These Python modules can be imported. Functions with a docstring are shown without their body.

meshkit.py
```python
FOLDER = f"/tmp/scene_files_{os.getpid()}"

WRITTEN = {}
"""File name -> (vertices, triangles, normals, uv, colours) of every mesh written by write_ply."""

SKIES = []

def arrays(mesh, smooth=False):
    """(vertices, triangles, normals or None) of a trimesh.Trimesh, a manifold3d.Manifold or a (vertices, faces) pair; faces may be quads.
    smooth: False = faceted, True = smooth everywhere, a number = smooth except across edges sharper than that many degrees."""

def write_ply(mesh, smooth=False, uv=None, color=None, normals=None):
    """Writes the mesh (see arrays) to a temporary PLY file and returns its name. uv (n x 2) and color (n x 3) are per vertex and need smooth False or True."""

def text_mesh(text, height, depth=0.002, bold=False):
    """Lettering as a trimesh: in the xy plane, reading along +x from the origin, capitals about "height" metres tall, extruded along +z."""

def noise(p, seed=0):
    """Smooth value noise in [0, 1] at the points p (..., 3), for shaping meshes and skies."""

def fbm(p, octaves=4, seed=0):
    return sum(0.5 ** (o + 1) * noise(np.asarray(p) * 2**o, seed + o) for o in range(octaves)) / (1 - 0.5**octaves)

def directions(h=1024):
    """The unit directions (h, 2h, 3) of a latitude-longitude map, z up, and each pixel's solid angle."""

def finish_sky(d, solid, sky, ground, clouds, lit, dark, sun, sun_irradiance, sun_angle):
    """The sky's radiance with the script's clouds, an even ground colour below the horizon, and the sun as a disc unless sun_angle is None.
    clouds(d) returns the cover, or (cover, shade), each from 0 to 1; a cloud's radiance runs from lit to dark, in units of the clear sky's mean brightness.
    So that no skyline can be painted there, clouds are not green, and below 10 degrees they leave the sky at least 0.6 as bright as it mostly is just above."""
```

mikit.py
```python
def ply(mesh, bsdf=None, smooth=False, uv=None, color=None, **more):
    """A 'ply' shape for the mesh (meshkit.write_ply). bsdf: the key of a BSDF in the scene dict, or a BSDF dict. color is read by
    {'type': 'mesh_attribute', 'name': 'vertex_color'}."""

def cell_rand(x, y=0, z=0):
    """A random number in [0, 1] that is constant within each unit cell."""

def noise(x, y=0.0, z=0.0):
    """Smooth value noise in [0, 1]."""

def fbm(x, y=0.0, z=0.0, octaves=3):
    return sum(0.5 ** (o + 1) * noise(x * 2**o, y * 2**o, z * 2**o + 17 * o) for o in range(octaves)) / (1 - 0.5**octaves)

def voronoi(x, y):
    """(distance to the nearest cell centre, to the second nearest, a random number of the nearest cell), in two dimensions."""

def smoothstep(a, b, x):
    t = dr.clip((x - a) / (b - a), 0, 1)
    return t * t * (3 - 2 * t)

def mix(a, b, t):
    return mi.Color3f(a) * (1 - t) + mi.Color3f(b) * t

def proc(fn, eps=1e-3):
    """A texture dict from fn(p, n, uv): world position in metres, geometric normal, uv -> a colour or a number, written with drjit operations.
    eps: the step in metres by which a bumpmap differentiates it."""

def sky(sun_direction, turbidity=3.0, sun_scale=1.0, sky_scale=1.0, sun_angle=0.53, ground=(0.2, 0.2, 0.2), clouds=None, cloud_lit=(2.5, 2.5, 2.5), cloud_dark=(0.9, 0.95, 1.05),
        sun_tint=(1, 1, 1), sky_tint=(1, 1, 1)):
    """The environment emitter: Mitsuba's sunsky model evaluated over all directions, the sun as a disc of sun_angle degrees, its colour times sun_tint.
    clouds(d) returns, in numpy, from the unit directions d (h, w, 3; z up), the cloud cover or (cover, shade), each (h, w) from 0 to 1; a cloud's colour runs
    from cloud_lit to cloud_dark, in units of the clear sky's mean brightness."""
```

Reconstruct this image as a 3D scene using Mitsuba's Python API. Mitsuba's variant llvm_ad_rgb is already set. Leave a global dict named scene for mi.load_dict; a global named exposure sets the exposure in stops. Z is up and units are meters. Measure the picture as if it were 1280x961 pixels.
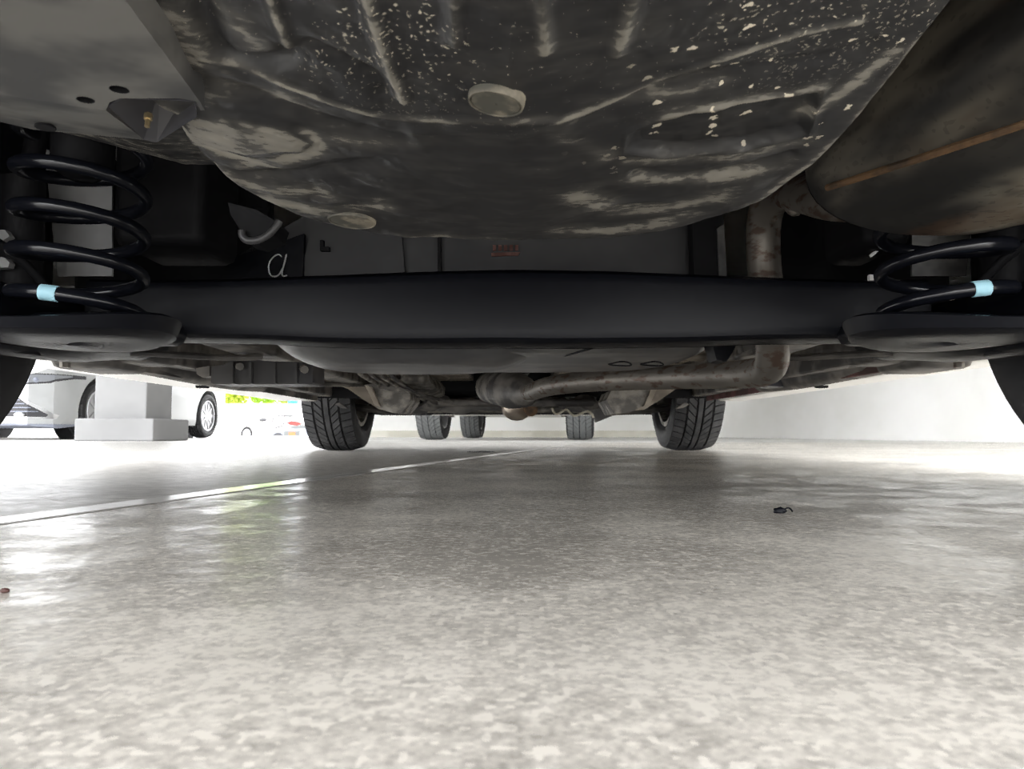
import math, random
import numpy as np, trimesh, mitsuba as mi, drjit as dr
import manifold3d as m3
from shapely.geometry import Polygon, LineString, Point, box as sbox
import mikit, meshkit
from mikit import proc, fbm, noise, voronoi, smoothstep, mix, cell_rand
T = mi.ScalarTransform4f
rng = np.random.default_rng(7)
scene, labels = {}, {}

# ---------------------------------------------------------------- camera, sky, exposure
CAM_Z, FPX, TILT = 0.072, 1000.0, math.atan(60.5 / 1000)
scene['camera'] = {'type': 'thinlens', 'fov': math.degrees(2 * math.atan(640 / FPX)), 'fov_axis': 'x', 'aperture_radius': 0.0005, 'focus_distance': 0.8,
                   'near_clip': 0.01, 'far_clip': 500.0,
                   'to_world': T().look_at(origin=[0, 0, CAM_Z], target=[0, math.cos(TILT), CAM_Z + math.sin(TILT)], up=[0, 0, 1])}
exposure = 5.2


def overcast(d):
    p = d * np.array([2.0, 2.0, 4.0])
    return np.full(d.shape[:2], 0.97), 0.35 * meshkit.fbm(p, 4, 3)


scene['sky'] = mikit.sky([-0.55, 0.45, 0.7], turbidity=4.0, sun_scale=0.0, sky_scale=1.0, ground=(0.4, 0.4, 0.38), clouds=overcast,
                         cloud_lit=(1.5, 1.5, 1.5), cloud_dark=(1.1, 1.12, 1.15))


# ---------------------------------------------------------------- helpers
def ray(px, py):
    u, v = (px - 640) / FPX, (480.5 - py) / FPX
    c, s = math.cos(TILT), math.sin(TILT)
    return np.array([u, c - v * s, s + v * c])


def at(px, py, Y):
    """The point at depth Y that lies in the direction of a pixel."""
    r = ray(px, py)
    return np.array([0, 0, CAM_Z]) + r * (Y / r[1])


def key(name):
    if name not in scene and name not in labels:
        return name
    i = 1
    while f'{name}_{i:03d}' in scene or f'{name}_{i:03d}' in labels:
        i += 1
    return f'{name}_{i:03d}'


def obj(name, mesh, bsdf, parent=None, smooth=False, label=None, **more):
    k = key((parent + '__' if parent else '') + name)
    scene[k] = mikit.ply(mesh, bsdf, smooth, **more)
    if label:
        labels[k] = {'label': label}
    return k


def tag(k, label, category=None, group=None, kind=None):
    d = {'label': label}
    if category: d['category'] = category
    if group: d['group'] = group
    if kind: d['kind'] = kind
    labels[k] = d
    return k


def thing(name, label, category, group=None):
    return tag(key(name), label, category, group)


def TM(v, f):
    return trimesh.Trimesh(np.asarray(v, float), np.asarray(f, int), process=False)


def man(mesh):
    return m3.Manifold(m3.Mesh(np.asarray(mesh.vertices, np.float32), np.asarray(mesh.faces, np.uint32)))


def tri(mf):
    m = mf.to_mesh()
    return TM(np.array(m.vert_properties)[:, :3], np.array(m.tri_verts))


def cat(*ms):
    return trimesh.util.concatenate([m if isinstance(m, trimesh.Trimesh) else tri(m) for m in ms])


def bx(x0, x1, y0, y1, z0, z1):
    return trimesh.creation.box(bounds=[[x0, y0, z0], [x1, y1, z1]])


def rbx(x0, x1, y0, y1, z0, z1, r=0.01, seg=8):
    s = m3.Manifold.sphere(r, seg)
    return tri(m3.Manifold.batch_hull([s.translate([x, y, z]) for x in (x0 + r, x1 - r) for y in (y0 + r, y1 - r) for z in (z0 + r, z1 - r)]))


def spline(pts, n=24):
    from scipy.interpolate import CubicSpline
    p = np.asarray(pts, float)
    t = np.r_[0, np.cumsum(np.linalg.norm(np.diff(p, axis=0), axis=1))]
    return CubicSpline(t, p)(np.linspace(0, t[-1], n))


def tube(path, radius, sides=12, squash=1.0):
    """A closed tube along a polyline; radius a number or one per point."""
    p = np.asarray(path, float)
    n = len(p)
    r = np.broadcast_to(radius, (n,))
    t = np.gradient(p, axis=0)
    t /= np.linalg.norm(t, axis=1, keepdims=True) + 1e-12
    a = np.cross(t[0], [0, 0, 1.0] if abs(t[0][2]) < 0.9 else [1.0, 0, 0])
    a /= np.linalg.norm(a)
    A = []
    for i in range(n):
        a = a - t[i] * np.dot(a, t[i])
        a /= np.linalg.norm(a)
        A.append(a)
    A = np.array(A)
    B = np.cross(t, A)
    ang = np.arange(sides) * 2 * np.pi / sides
    v = p[:, None] + r[:, None, None] * (np.cos(ang)[None, :, None] * A[:, None] + squash * np.sin(ang)[None, :, None] * B[:, None])
    v = v.reshape(-1, 3)
    f = []
    for i in range(n - 1):
        for j in range(sides):
            k = (j + 1) % sides
            a0, b0, c0, d0 = i * sides + j, i * sides + k, (i + 1) * sides + k, (i + 1) * sides + j
            f += [[a0, b0, c0], [a0, c0, d0]]
    c0, c1 = len(v), len(v) + 1
    v = np.vstack([v, p[:1], p[-1:]])
    for j in range(sides):
        k = (j + 1) % sides
        f += [[c0, k, j], [c1, (n - 1) * sides + j, (n - 1) * sides + k]]
    m = TM(v, f)
    return m


def lathe_x(profile, n=64):
    """profile (x, r) closed loop, turned about the x axis."""
    p = np.asarray(profile, float)
    k = len(p)
    ang = np.arange(n) * 2 * np.pi / n
    v = np.stack([np.broadcast_to(p[:, 0], (n, k)), np.cos(ang)[:, None] * p[:, 1], np.sin(ang)[:, None] * p[:, 1]], -1).reshape(-1, 3)
    f = []
    for i in range(n):
        for j in range(k):
            a, b, c, d = i * k + j, i * k + (j + 1) % k, ((i + 1) % n) * k + (j + 1) % k, ((i + 1) % n) * k + j
            f += [[a, b, c], [a, c, d]]
    m = TM(v, f)
    if m.volume < 0: m.invert()
    return m


def extr(poly, h):
    """Extrudes a shapely polygon by h along z."""
    gs = getattr(poly, 'geoms', [poly])
    return cat(*[trimesh.creation.extrude_polygon(g, h, engine='earcut') for g in gs])


def prism(pxpoly, Y, depth, bevel=0.0):
    """A solid whose face at depth Y has the given outline and that goes DEPTH metres further along y."""
    p = np.array([at(x, y, Y) for x, y in pxpoly])
    m = extr(Polygon(p[:, [0, 2]]).buffer(0), depth)
    v = m.vertices.copy()
    m.vertices = np.stack([v[:, 0], Y + v[:, 2], v[:, 1]], 1)
    m.fix_normals()
    return m


def slab(points, thick, n=None):
    """A planar-ish polygon of 3-D points, given thickness along its normal."""
    p = np.asarray(points, float)
    c = p.mean(0)
    _, _, vh = np.linalg.svd(p - c)
    N = vh[2] if n is None else np.asarray(n, float)
    N = N / np.linalg.norm(N)
    q = (p - c) @ vh[:2].T
    poly = Polygon(q)
    v2, f2 = trimesh.creation.triangulate_polygon(poly if poly.is_valid else poly.buffer(0), engine='earcut')
    # map the 2-D vertices back to the given points
    idx = [int(np.argmin(((q - w) ** 2).sum(1))) for w in v2]
    top, bot = p[idx], p[idx] + N * thick
    k = len(v2)
    f = [list(t) for t in f2] + [[t[2] + k, t[1] + k, t[0] + k] for t in f2]
    v = list(top) + list(bot)
    m = len(p)
    base = len(v)
    v += list(p) + list(p + N * thick)
    for i in range(m):
        j = (i + 1) % m
        f += [[base + i, base + j, base + m + j], [base + i, base + m + j, base + m + i]]
    t = TM(v, f)
    t.merge_vertices()
    t.fix_normals()
    return t


def flipx(m):
    m = m.copy()
    m.vertices = m.vertices * [-1, 1, 1]
    m.invert()
    return m


def place(m, M):
    m = m.copy()
    m.apply_transform(M)
    return m


def shift(m, x, y, z):
    m = m.copy()
    m.vertices = m.vertices + [x, y, z]
    return m


# ---------------------------------------------------------------- materials
def pr(name, color, rough, metallic=0.0, spec=0.5, coat=0.0, bump=None, **more):
    d = {'type': 'principled', 'base_color': {'type': 'rgb', 'value': list(color)} if not isinstance(color, dict) else color,
         'roughness': rough, 'metallic': metallic, 'specular': spec, **more}
    if coat: d |= {'clearcoat': coat, 'clearcoat_gloss': 0.9}
    if bump is not None:
        d = {'type': 'bumpmap', 'arbitrary': bump[0], 'scale': bump[1], 'bsdf': d}
    scene['mat_' + name] = {'type': 'twosided', 'bsdf': d}
    return 'mat_' + name


def well_col(p, n, uv):
    """Black underseal; uv.x says how much road dust clings to it; pale chips where stones have struck."""
    fine = fbm(p.x * 170, p.y * 380, p.z * 220, 4)
    d = dr.clip(uv.x * 0.55 + 0.45 * smoothstep(0.24, 0.50, uv.x + 1.1 * (fine - 0.5)) * dr.minimum(1.0, 3 * uv.x), 0, 1)
    c = mix((0.011, 0.011, 0.012), (0.215, 0.20, 0.17), d)
    zone = smoothstep(0.46, 0.66, fbm(p.x * 16 + 9, p.y * 16 + 2, 0.0, 3) + 0.10 * smoothstep(-0.05, 0.12, p.x))
    wx, wy = p.x + 0.002 * noise(p.x * 700, p.y * 700), p.y + 0.002 * noise(p.x * 700 + 9, p.y * 700)
    f1, f2, r = voronoi(wx * 520, wy * 520)
    chip = dr.select((f1 < 0.12 + 0.3 * noise(p.x * 900, p.y * 900, 3.0) * zone) & (r > 0.95 - 0.17 * zone), 1.0, 0.0) * smoothstep(0.40, 0.30, p.y)
    c = mix(c, (0.50, 0.45, 0.36), chip * (0.4 + 0.6 * noise(p.x * 300, p.y * 300)))
    g1, g2, g = voronoi(wx * 130, wy * 130)
    chip2 = dr.select((g1 < 0.34 * noise(p.x * 500, p.y * 500, 7.0) + 0.05) & (g > 0.90) & (fbm(p.x * 12 + 4, p.y * 12, 0.0, 2) > 0.52), 1.0, 0.0) * smoothstep(0.02, 0.10, p.x) * smoothstep(0.48, 0.40, p.y)
    return mix(c, (0.56, 0.5, 0.4), chip2)


def dirt(c0, c1, s=12.0, lo=0.35, hi=0.7, stretch=(1, 1, 1)):
    return proc(lambda p, n, uv: mix(c0, c1, smoothstep(lo, hi, fbm(p.x * s * stretch[0], p.y * s * stretch[1], p.z * s * stretch[2], 4))))


def floor_col(p, n, uv):
    a = fbm(p.x * 4.5 + 1, p.y * 6.5, 0.0, 4)
    b = fbm(p.x * 190, p.y * 190, 0.0, 3)
    c = fbm(p.x * 22 + 7, p.y * 16, 0.0, 4)
    t = dr.clip(0.44 + 1.25 * (a - 0.5) + 0.8 * (b - 0.5) + 0.9 * (fbm(p.x * 520, p.y * 520, 4.0, 3) - 0.5) + 0.5 * smoothstep(0.72, 0.80, noise(p.x * 330, p.y * 330, 8.0)) + 0.55 * (c - 0.5), 0, 1)
    return mix((0.26, 0.243, 0.217), (0.55, 0.52, 0.468), t)


def floor_rough(p, n, uv):
    return 0.15 + 0.16 * smoothstep(0.3, 0.7, fbm(p.x * 26 + 1, p.y * 20, 0.0, 4)) + 0.08 * noise(p.x * 260, p.y * 260)


def floor_bump(p, n, uv):
    return fbm(p.x * 60, p.y * 60, 0.0, 4)


M_FLOOR = pr('floor', proc(floor_col), proc(floor_rough), spec=0.5, bump=(proc(floor_bump, eps=2e-3), 0.0006))
M_FLOORL = pr('floor_left', proc(lambda p, n, uv: mix((0.28, 0.27, 0.25), (0.46, 0.445, 0.42), fbm(p.x * 60, p.y * 60, 0.0, 4))), proc(lambda p, n, uv: 0.30 + 0.16 * fbm(p.x * 60, p.y * 60, 1.0, 3)), spec=0.3, bump=(proc(floor_bump, eps=2e-3), 0.0006))
M_FLOORFAR = pr('floor_far', dirt((0.44, 0.43, 0.41), (0.54, 0.53, 0.51), 1.2), 0.35)
M_WALL = pr('wall', dirt((0.80, 0.80, 0.77), (0.86, 0.86, 0.84), 1.5), 0.7)
M_WALLR = pr('wall_side', dirt((0.82, 0.82, 0.79), (0.87, 0.87, 0.85), 1.5), 0.7)
M_SKIRT = pr('skirting', dirt((0.62, 0.60, 0.52), (0.74, 0.72, 0.64), 4), 0.7)
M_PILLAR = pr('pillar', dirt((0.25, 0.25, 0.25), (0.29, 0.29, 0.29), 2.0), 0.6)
M_WELL = pr('underseal', proc(well_col), 0.42, spec=0.5, bump=(proc(lambda p, n, uv: fbm(p.x * 60, p.y * 60, p.z * 60, 4), eps=1e-3), 0.004))
M_RAIL = pr('grey_primer', dirt((0.045, 0.045, 0.045), (0.115, 0.112, 0.104), 26), 0.45)
M_BLACK = pr('black_paint', (0.0035, 0.004, 0.0065), 0.4, spec=0.2)
M_GLOSS = pr('black_gloss', (0.005, 0.0056, 0.0085), 0.2, spec=0.5)
M_BLACKM = pr('black_matt', (0.006, 0.006, 0.007), 0.6, spec=0.2)
M_PLASTIC = pr('black_plastic', dirt((0.032, 0.032, 0.037), (0.065, 0.063, 0.062), 10), 0.38)
M_TANK = pr('tank_plastic', dirt((0.09, 0.09, 0.093), (0.17, 0.165, 0.16), 9), 0.28)
M_DUSTY = pr('dusty_floor_pan', dirt((0.20, 0.17, 0.135), (0.50, 0.44, 0.36), 10, stretch=(1, 2.5, 1)), 0.6)
M_DUSTYD = pr('dusty_dark', dirt((0.05, 0.047, 0.045), (0.20, 0.185, 0.165), 14), 0.5)
M_ALU = pr('dusty_aluminium', dirt((0.12, 0.112, 0.10), (0.36, 0.335, 0.295), 28), 0.5, metallic=0.2)
M_STEEL = pr('aged_steel', proc(lambda p, n, uv: mix(mix((0.11, 0.098, 0.085), (0.24, 0.22, 0.19), fbm(p.x * 15, p.y * 15, p.z * 15, 3)), (0.09, 0.05, 0.032),
             0.8 * smoothstep(0.5, 0.7, fbm(p.x * 60 + 5, p.y * 40, p.z * 90, 4)))), 0.42, metallic=0.5)
def muff_col(p, n, uv):
    c = mix((0.03, 0.029, 0.027), (0.23, 0.205, 0.16), smoothstep(0.34, 0.66, fbm(p.x * 12, p.y * 6, p.z * 20 + 3, 4)))
    c = mix(c, (0.10, 0.05, 0.025), 0.5 * smoothstep(0.5, 0.7, fbm(p.x * 18 + 2, p.y * 9, p.z * 30, 4)))
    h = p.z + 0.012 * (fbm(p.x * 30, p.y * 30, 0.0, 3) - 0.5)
    seam_band = smoothstep(0.255, 0.262, h) * smoothstep(0.279, 0.271, h)          # a darker band under the rolled seam
    speck = smoothstep(0.70, 0.76, noise(p.x * 220, p.y * 220, p.z * 220)) * 0.25
    return mix(mix(c, (0.02, 0.02, 0.02), 0.75 * seam_band), (0.02, 0.018, 0.015), speck)


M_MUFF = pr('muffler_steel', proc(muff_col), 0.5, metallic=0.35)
M_RUST = pr('rust', dirt((0.05, 0.033, 0.02), (0.15, 0.085, 0.04), 45), 0.7)
M_BRIGHT = pr('bright_steel', dirt((0.55, 0.45, 0.36), (0.75, 0.66, 0.55), 25), 0.3, metallic=0.8)
M_CHIP = pr('pale_chip', (0.5, 0.46, 0.38), 0.7)
M_PLUG = pr('dirty_rubber_plug', dirt((0.05, 0.048, 0.038), (0.19, 0.165, 0.125), 90), 0.7)
M_PANEL = pr('light_panel', dirt((0.22, 0.22, 0.22), (0.32, 0.32, 0.32), 8), 0.5)
M_CROSS = pr('crossmember_grey', dirt((0.035, 0.035, 0.037), (0.06, 0.06, 0.06), 7), 0.5)
M_RUBBER = pr('tyre_rubber', dirt((0.035, 0.036, 0.038), (0.060, 0.060, 0.062), 20), 0.55)
M_RUBBERD = pr('tyre_carcass', (0.010, 0.010, 0.011), 0.6)
M_RUBBERG = pr('tyre_rubber_pale', (0.13, 0.135, 0.135), 0.7)  # pale grey rubber; on the far car it stands in for glare
M_MARK = pr('blue_paint_mark', (0.36, 0.62, 0.72), 0.5)
M_BRASS = pr('brass', (0.48, 0.38, 0.22), 0.35, metallic=0.9)
M_CHALK = pr('chalk', (0.55, 0.55, 0.55), 0.9)
M_STAMP = pr('rusty_stamp', dirt((0.10, 0.04, 0.03), (0.22, 0.12, 0.10), 60), 0.8)
M_WHITE = pr('white_paint', (0.80, 0.79, 0.77), 0.25, coat=0.6)
M_SILVER = pr('silver_paint', (0.48, 0.49, 0.49), 0.28, metallic=0.25, coat=0.8)
M_RED = pr('red_sealant', dirt((0.06, 0.025, 0.02), (0.13, 0.045, 0.04), 20), 0.6)
M_CHROME = pr('chrome', (0.85, 0.85, 0.85), 0.12, metallic=1.0)
M_RIM = pr('alloy', (0.38, 0.38, 0.39), 0.3, metallic=0.6)
M_LAMP = pr('lamp_lens', (0.22, 0.23, 0.25), 0.08, coat=1.0)
M_GLASS = pr('dark_glass', (0.05, 0.06, 0.065), 0.05, coat=1.0)
M_GLAREGLASS = pr('sky_glare_glass', (0.55, 0.57, 0.58), 0.1)  # pale tone stands in for sky glare on the far windows
M_GRILLE = pr('grille_black', (0.05, 0.05, 0.055), 0.4)
M_TAIL = pr('red_lens', (0.42, 0.03, 0.025), 0.15)
M_AMBER = pr('amber_lens', (0.5, 0.14, 0.05), 0.2)
M_PALEBLUE = pr('pale_blue_grey', (0.25, 0.27, 0.33), 0.4)
M_BLUE = pr('bright_blue', (0.03, 0.38, 0.72), 0.5)
M_BARK = pr('bark', (0.18, 0.13, 0.09), 0.9)
for nm, c in (('leaf', (0.33, 0.50, 0.06)), ('leaf_light', (0.50, 0.58, 0.10))):
    scene['mat_' + nm] = {'type': 'principledthin', 'base_color': {'type': 'rgb', 'value': list(c)}, 'roughness': 0.6, 'diff_trans': 0.9}

# ---------------------------------------------------------------- the setting: floor, walls, pillar
JX0, JX1 = -0.445, 0.05            # the saw joint runs slightly askew
def joint_x(y): return JX0 + (y - 0.4) * 0.185
jl = [(joint_x(-8), -8), (joint_x(6.0), 6.0)]
g = 0.003
left = Polygon([(-9, -8), (jl[0][0] - g, -8), (jl[1][0] - g, 5.99), (-9, 5.99)])
right = Polygon([(jl[0][0] + g, -8), (9, -8), (9, 5.99), (jl[1][0] + g, 5.99)])
far = sbox(-14, 6.0, 9, 20)
fl = tag(key('floor'), 'grey polished concrete car park floor with saw-cut joints', kind='structure')
for k, (poly, m) in enumerate(((left, M_FLOORL), (right, M_FLOOR), (far, M_FLOORFAR))):
    obj('slab', shift(extr(poly, 0.05), 0, 0, -0.05), m, fl)
seal = Polygon([(joint_x(-1) - 0.045, -1), (joint_x(-1) - 0.006, -1), (joint_x(5) - 0.006, 5), (joint_x(5) - 0.045, 5)])
obj('joint_sealant', shift(extr(seal, 0.0008), 0, 0, -0.0004), pr('sealant', dirt((0.42, 0.41, 0.39), (0.5, 0.49, 0.47), 20), 0.12), fl)
obj('base', bx(-14, 9, -8, 20, -0.30, -0.02), M_FLOORFAR, fl)
gnd = obj('ground', bx(-80, 30, 20, 120, -0.6, -0.30), M_FLOORFAR)
tag(gnd, 'pale outdoor paving lying lower than the car park floor', kind='structure')


def wall_run(x0, y0, x1, y1, h, th, z0=0.0):
    d = np.array([x1 - x0, y1 - y0]); L = np.linalg.norm(d)
    m = bx(0, L, 0, th, z0, h)
    a = math.atan2(d[1], d[0])
    return place(m, trimesh.transformations.translation_matrix([x0, y0, 0]) @ trimesh.transformations.rotation_matrix(a, [0, 0, 1]))


w = tag(key('wall_right'), 'white painted wall along the right of the car', kind='structure')
obj('panel', wall_run(4.75, -3.0, 3.42, 13.5, 3.0, -0.2), M_WALLR, w)
obj('skirting', wall_run(4.72, -3.0, 3.39, 13.45, 0.11, -0.04), M_SKIRT, w)
obj('stain', shift(trimesh.creation.icosphere(2, 1.0).apply_scale([0.004, 0.06, 0.09]), 3.745, 9.2, 0.33), M_SKIRT, w)
w = tag(key('wall_back'), 'white painted wall at the far end of the car park', kind='structure')
obj('panel', bx(-3.2, 3.9, 13.5, 13.7, 0, 3.0), M_WALL, w)
obj('skirting', bx(-3.2, 3.42, 13.45, 13.5, 0, 0.11), M_SKIRT, w)
w = obj('added_ceiling', cat(bx(-5.0, 4.8, 2.0, 13.7, 2.9, 3.1), bx(-3.8, -3.25, 2.0, 13.7, 2.6, 2.9)), M_PILLAR)  # unseen slab over the pillar, added to shade walls and pillar
tag(w, 'unseen concrete slab carried by the pillar, added to shade it and the walls', kind='structure')
w = tag(key('wall_outer'), 'low white boundary wall outdoors beyond the parked cars', kind='structure')
obj('panel', bx(-45, -6, 47, 47.3, -0.3, 1.80), M_WALL, w)
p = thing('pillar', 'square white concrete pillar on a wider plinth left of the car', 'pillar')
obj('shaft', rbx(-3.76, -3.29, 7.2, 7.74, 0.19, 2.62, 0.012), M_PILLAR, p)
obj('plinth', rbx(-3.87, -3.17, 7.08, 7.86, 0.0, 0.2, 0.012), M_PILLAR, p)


# ---------------------------------------------------------------- wheels
def tyre_meshes(R, W, rimR, nb=56, slant=0.35, depth=0.008, vee=False, center=True):
    """Carcass and tread of a tyre about the x axis, from -W/2 to W/2."""
    h = W / 2
    prof = [(-h * 0.80, rimR), (-h * 1.02, rimR + (R - rimR) * 0.25), (-h * 1.08, rimR + (R - rimR) * 0.55), (-h * 1.0, R - 0.024), (-h * 0.975, R - 0.013), (-h * 0.90, R - 0.0115), (-h * 0.86, R - depth - 0.003),
            (-h * 0.5, R - depth), (h * 0.5, R - depth), (h * 0.86, R - depth - 0.003), (h * 0.90, R - 0.0115), (h * 0.975, R - 0.013), (h * 1.0, R - 0.024), (h * 1.08, rimR + (R - rimR) * 0.55), (h * 1.02, rimR + (R - rimR) * 0.25), (h * 0.80, rimR),
            (h * 0.7, rimR - 0.004), (-h * 0.7, rimR - 0.004)]
    carcass = lathe_x(prof, 72)

    def crown(w): return R - 0.014 * (abs(w) / h) ** 4

    def block(t0, t1, w0, w1, sl, segs=2):
        ts = np.linspace(0, 1, segs + 1)
        v, f = [], []
        for t in ts:
            for wv, o in ((w0, -sl), (w1, sl)):
                th = t0 + (t1 - t0) * t + o
                for rr in (R - depth - 0.006, crown(wv)):
                    v.append([wv, rr * math.cos(th), rr * math.sin(th)])
        for i in range(segs):
            a = 4 * i
            f += [[a + 1, a + 3, a + 7], [a + 1, a + 7, a + 5], [a, a + 1, a + 5], [a, a + 5, a + 4], [a + 2, a + 6, a + 7], [a + 2, a + 7, a + 3]]
        f += [[0, 2, 3], [0, 3, 1]]
        b = 4 * segs
        f += [[b, b + 1, b + 3], [b, b + 3, b + 2]]
        return TM(v, f)

    ms = []
    da = 2 * np.pi / nb
    gap = 0.0035 / R
    if vee:
        rows = [(-0.95, -0.52, 0.05), (-0.47, -0.03, 0.10), (0.03, 0.47, -0.10), (0.52, 0.95, -0.05)]
    else:
        rows = [(-0.96, -0.56, 0.008), (-0.47, -0.17, 0.05), (0.17, 0.47, -0.05), (0.56, 0.96, -0.008)]
    for w0, w1, sl in rows:
        for i in range(nb):
            ms.append(block(i * da + gap, (i + 1) * da - gap, w0 * h, w1 * h, sl * (1 if slant else 0)))
    if center and not vee:
        for i in range(nb):
            ms.append(block(i * da, (i + 1) * da, -0.09 * h, 0.09 * h, 0))
    tread = trimesh.util.concatenate(ms)
    tread.fix_normals()
    return carcass, tread


def rim_inner(R, W):
    """The wheel as seen from its inner side: barrel with bright lip."""
    h = W / 2
    return lathe_x([(-h * 0.86, R + 0.006), (-h * 0.90, R + 0.006), (-h * 0.90, R - 0.012), (-h * 0.55, R - 0.02), (h * 0.6, R - 0.03), (h * 0.62, 0.02), (h * 0.72, 0.02), (h * 0.72, R - 0.02), (h * 0.86, R - 0.006), (h * 0.86, R + 0.006), (h * 0.6, R - 0.008), (-h * 0.6, R - 0.008)], 48)


def rim_spokes(R, W, n=10):
    """The alloy face on the outer side (+x)."""
    h = W / 2
    ms = [lathe_x([(h * 0.86, R + 0.006), (h * 0.95, R + 0.004), (h * 0.92, R - 0.018), (h * 0.5, R - 0.03), (h * 0.45, R - 0.01)], 48),
          lathe_x([(h * 0.6, 0.002), (h * 0.8, 0.002), (h * 0.78, 0.05), (h * 0.6, 0.06)], 24)]
    for i in range(n):
        a = 2 * np.pi * i / n
        s = cat(bx(h * 0.62, h * 0.80, 0.03, R - 0.012, -0.016, 0.016))
        s.apply_transform(trimesh.transformations.rotation_matrix(a, [1, 0, 0]))
        ms.append(s)
    return trimesh.util.concatenate(ms)


def brake_disc(R):
    return lathe_x([(-0.004, 0.03), (0.004, 0.03), (0.004, R), (-0.004, R)], 40)


def wheel(parent, M, side, R, W, rimR, rub=M_RUBBER, label=None, alloy=False, name='wheel', **kw):
    """side = +1: the outer face looks along +x of the frame M."""
    k = key(parent + '__' + name)
    labels[k] = {'label': label} if label else {}
    c, t = tyre_meshes(R, W, rimR, **kw)
    fx = (lambda m: m) if side > 0 else flipx
    obj('tyre', place(fx(c), M), M_RUBBERD, k, smooth=40)
    obj('tread', place(fx(t), M), rub, k)
    obj('rim', place(fx(rim_inner(rimR, W)), M), M_RIM if alloy else M_ALU, k, smooth=30)
    obj('brake_disc', place(fx(shift(brake_disc(rimR * 0.72), 0.0, 0, 0)), M), M_DUSTYD, k, smooth=30)
    if alloy:
        obj('spokes', place(fx(rim_spokes(rimR, W)), M), M_RIM, k)
    if not labels[k]: del labels[k]
    return k


def TR(x, y, z, rz=0.0, rx=0.0):
    return trimesh.transformations.translation_matrix([x, y, z]) @ trimesh.transformations.rotation_matrix(rz, [0, 0, 1]) @ trimesh.transformations.rotation_matrix(rx, [1, 0, 0])


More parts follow.
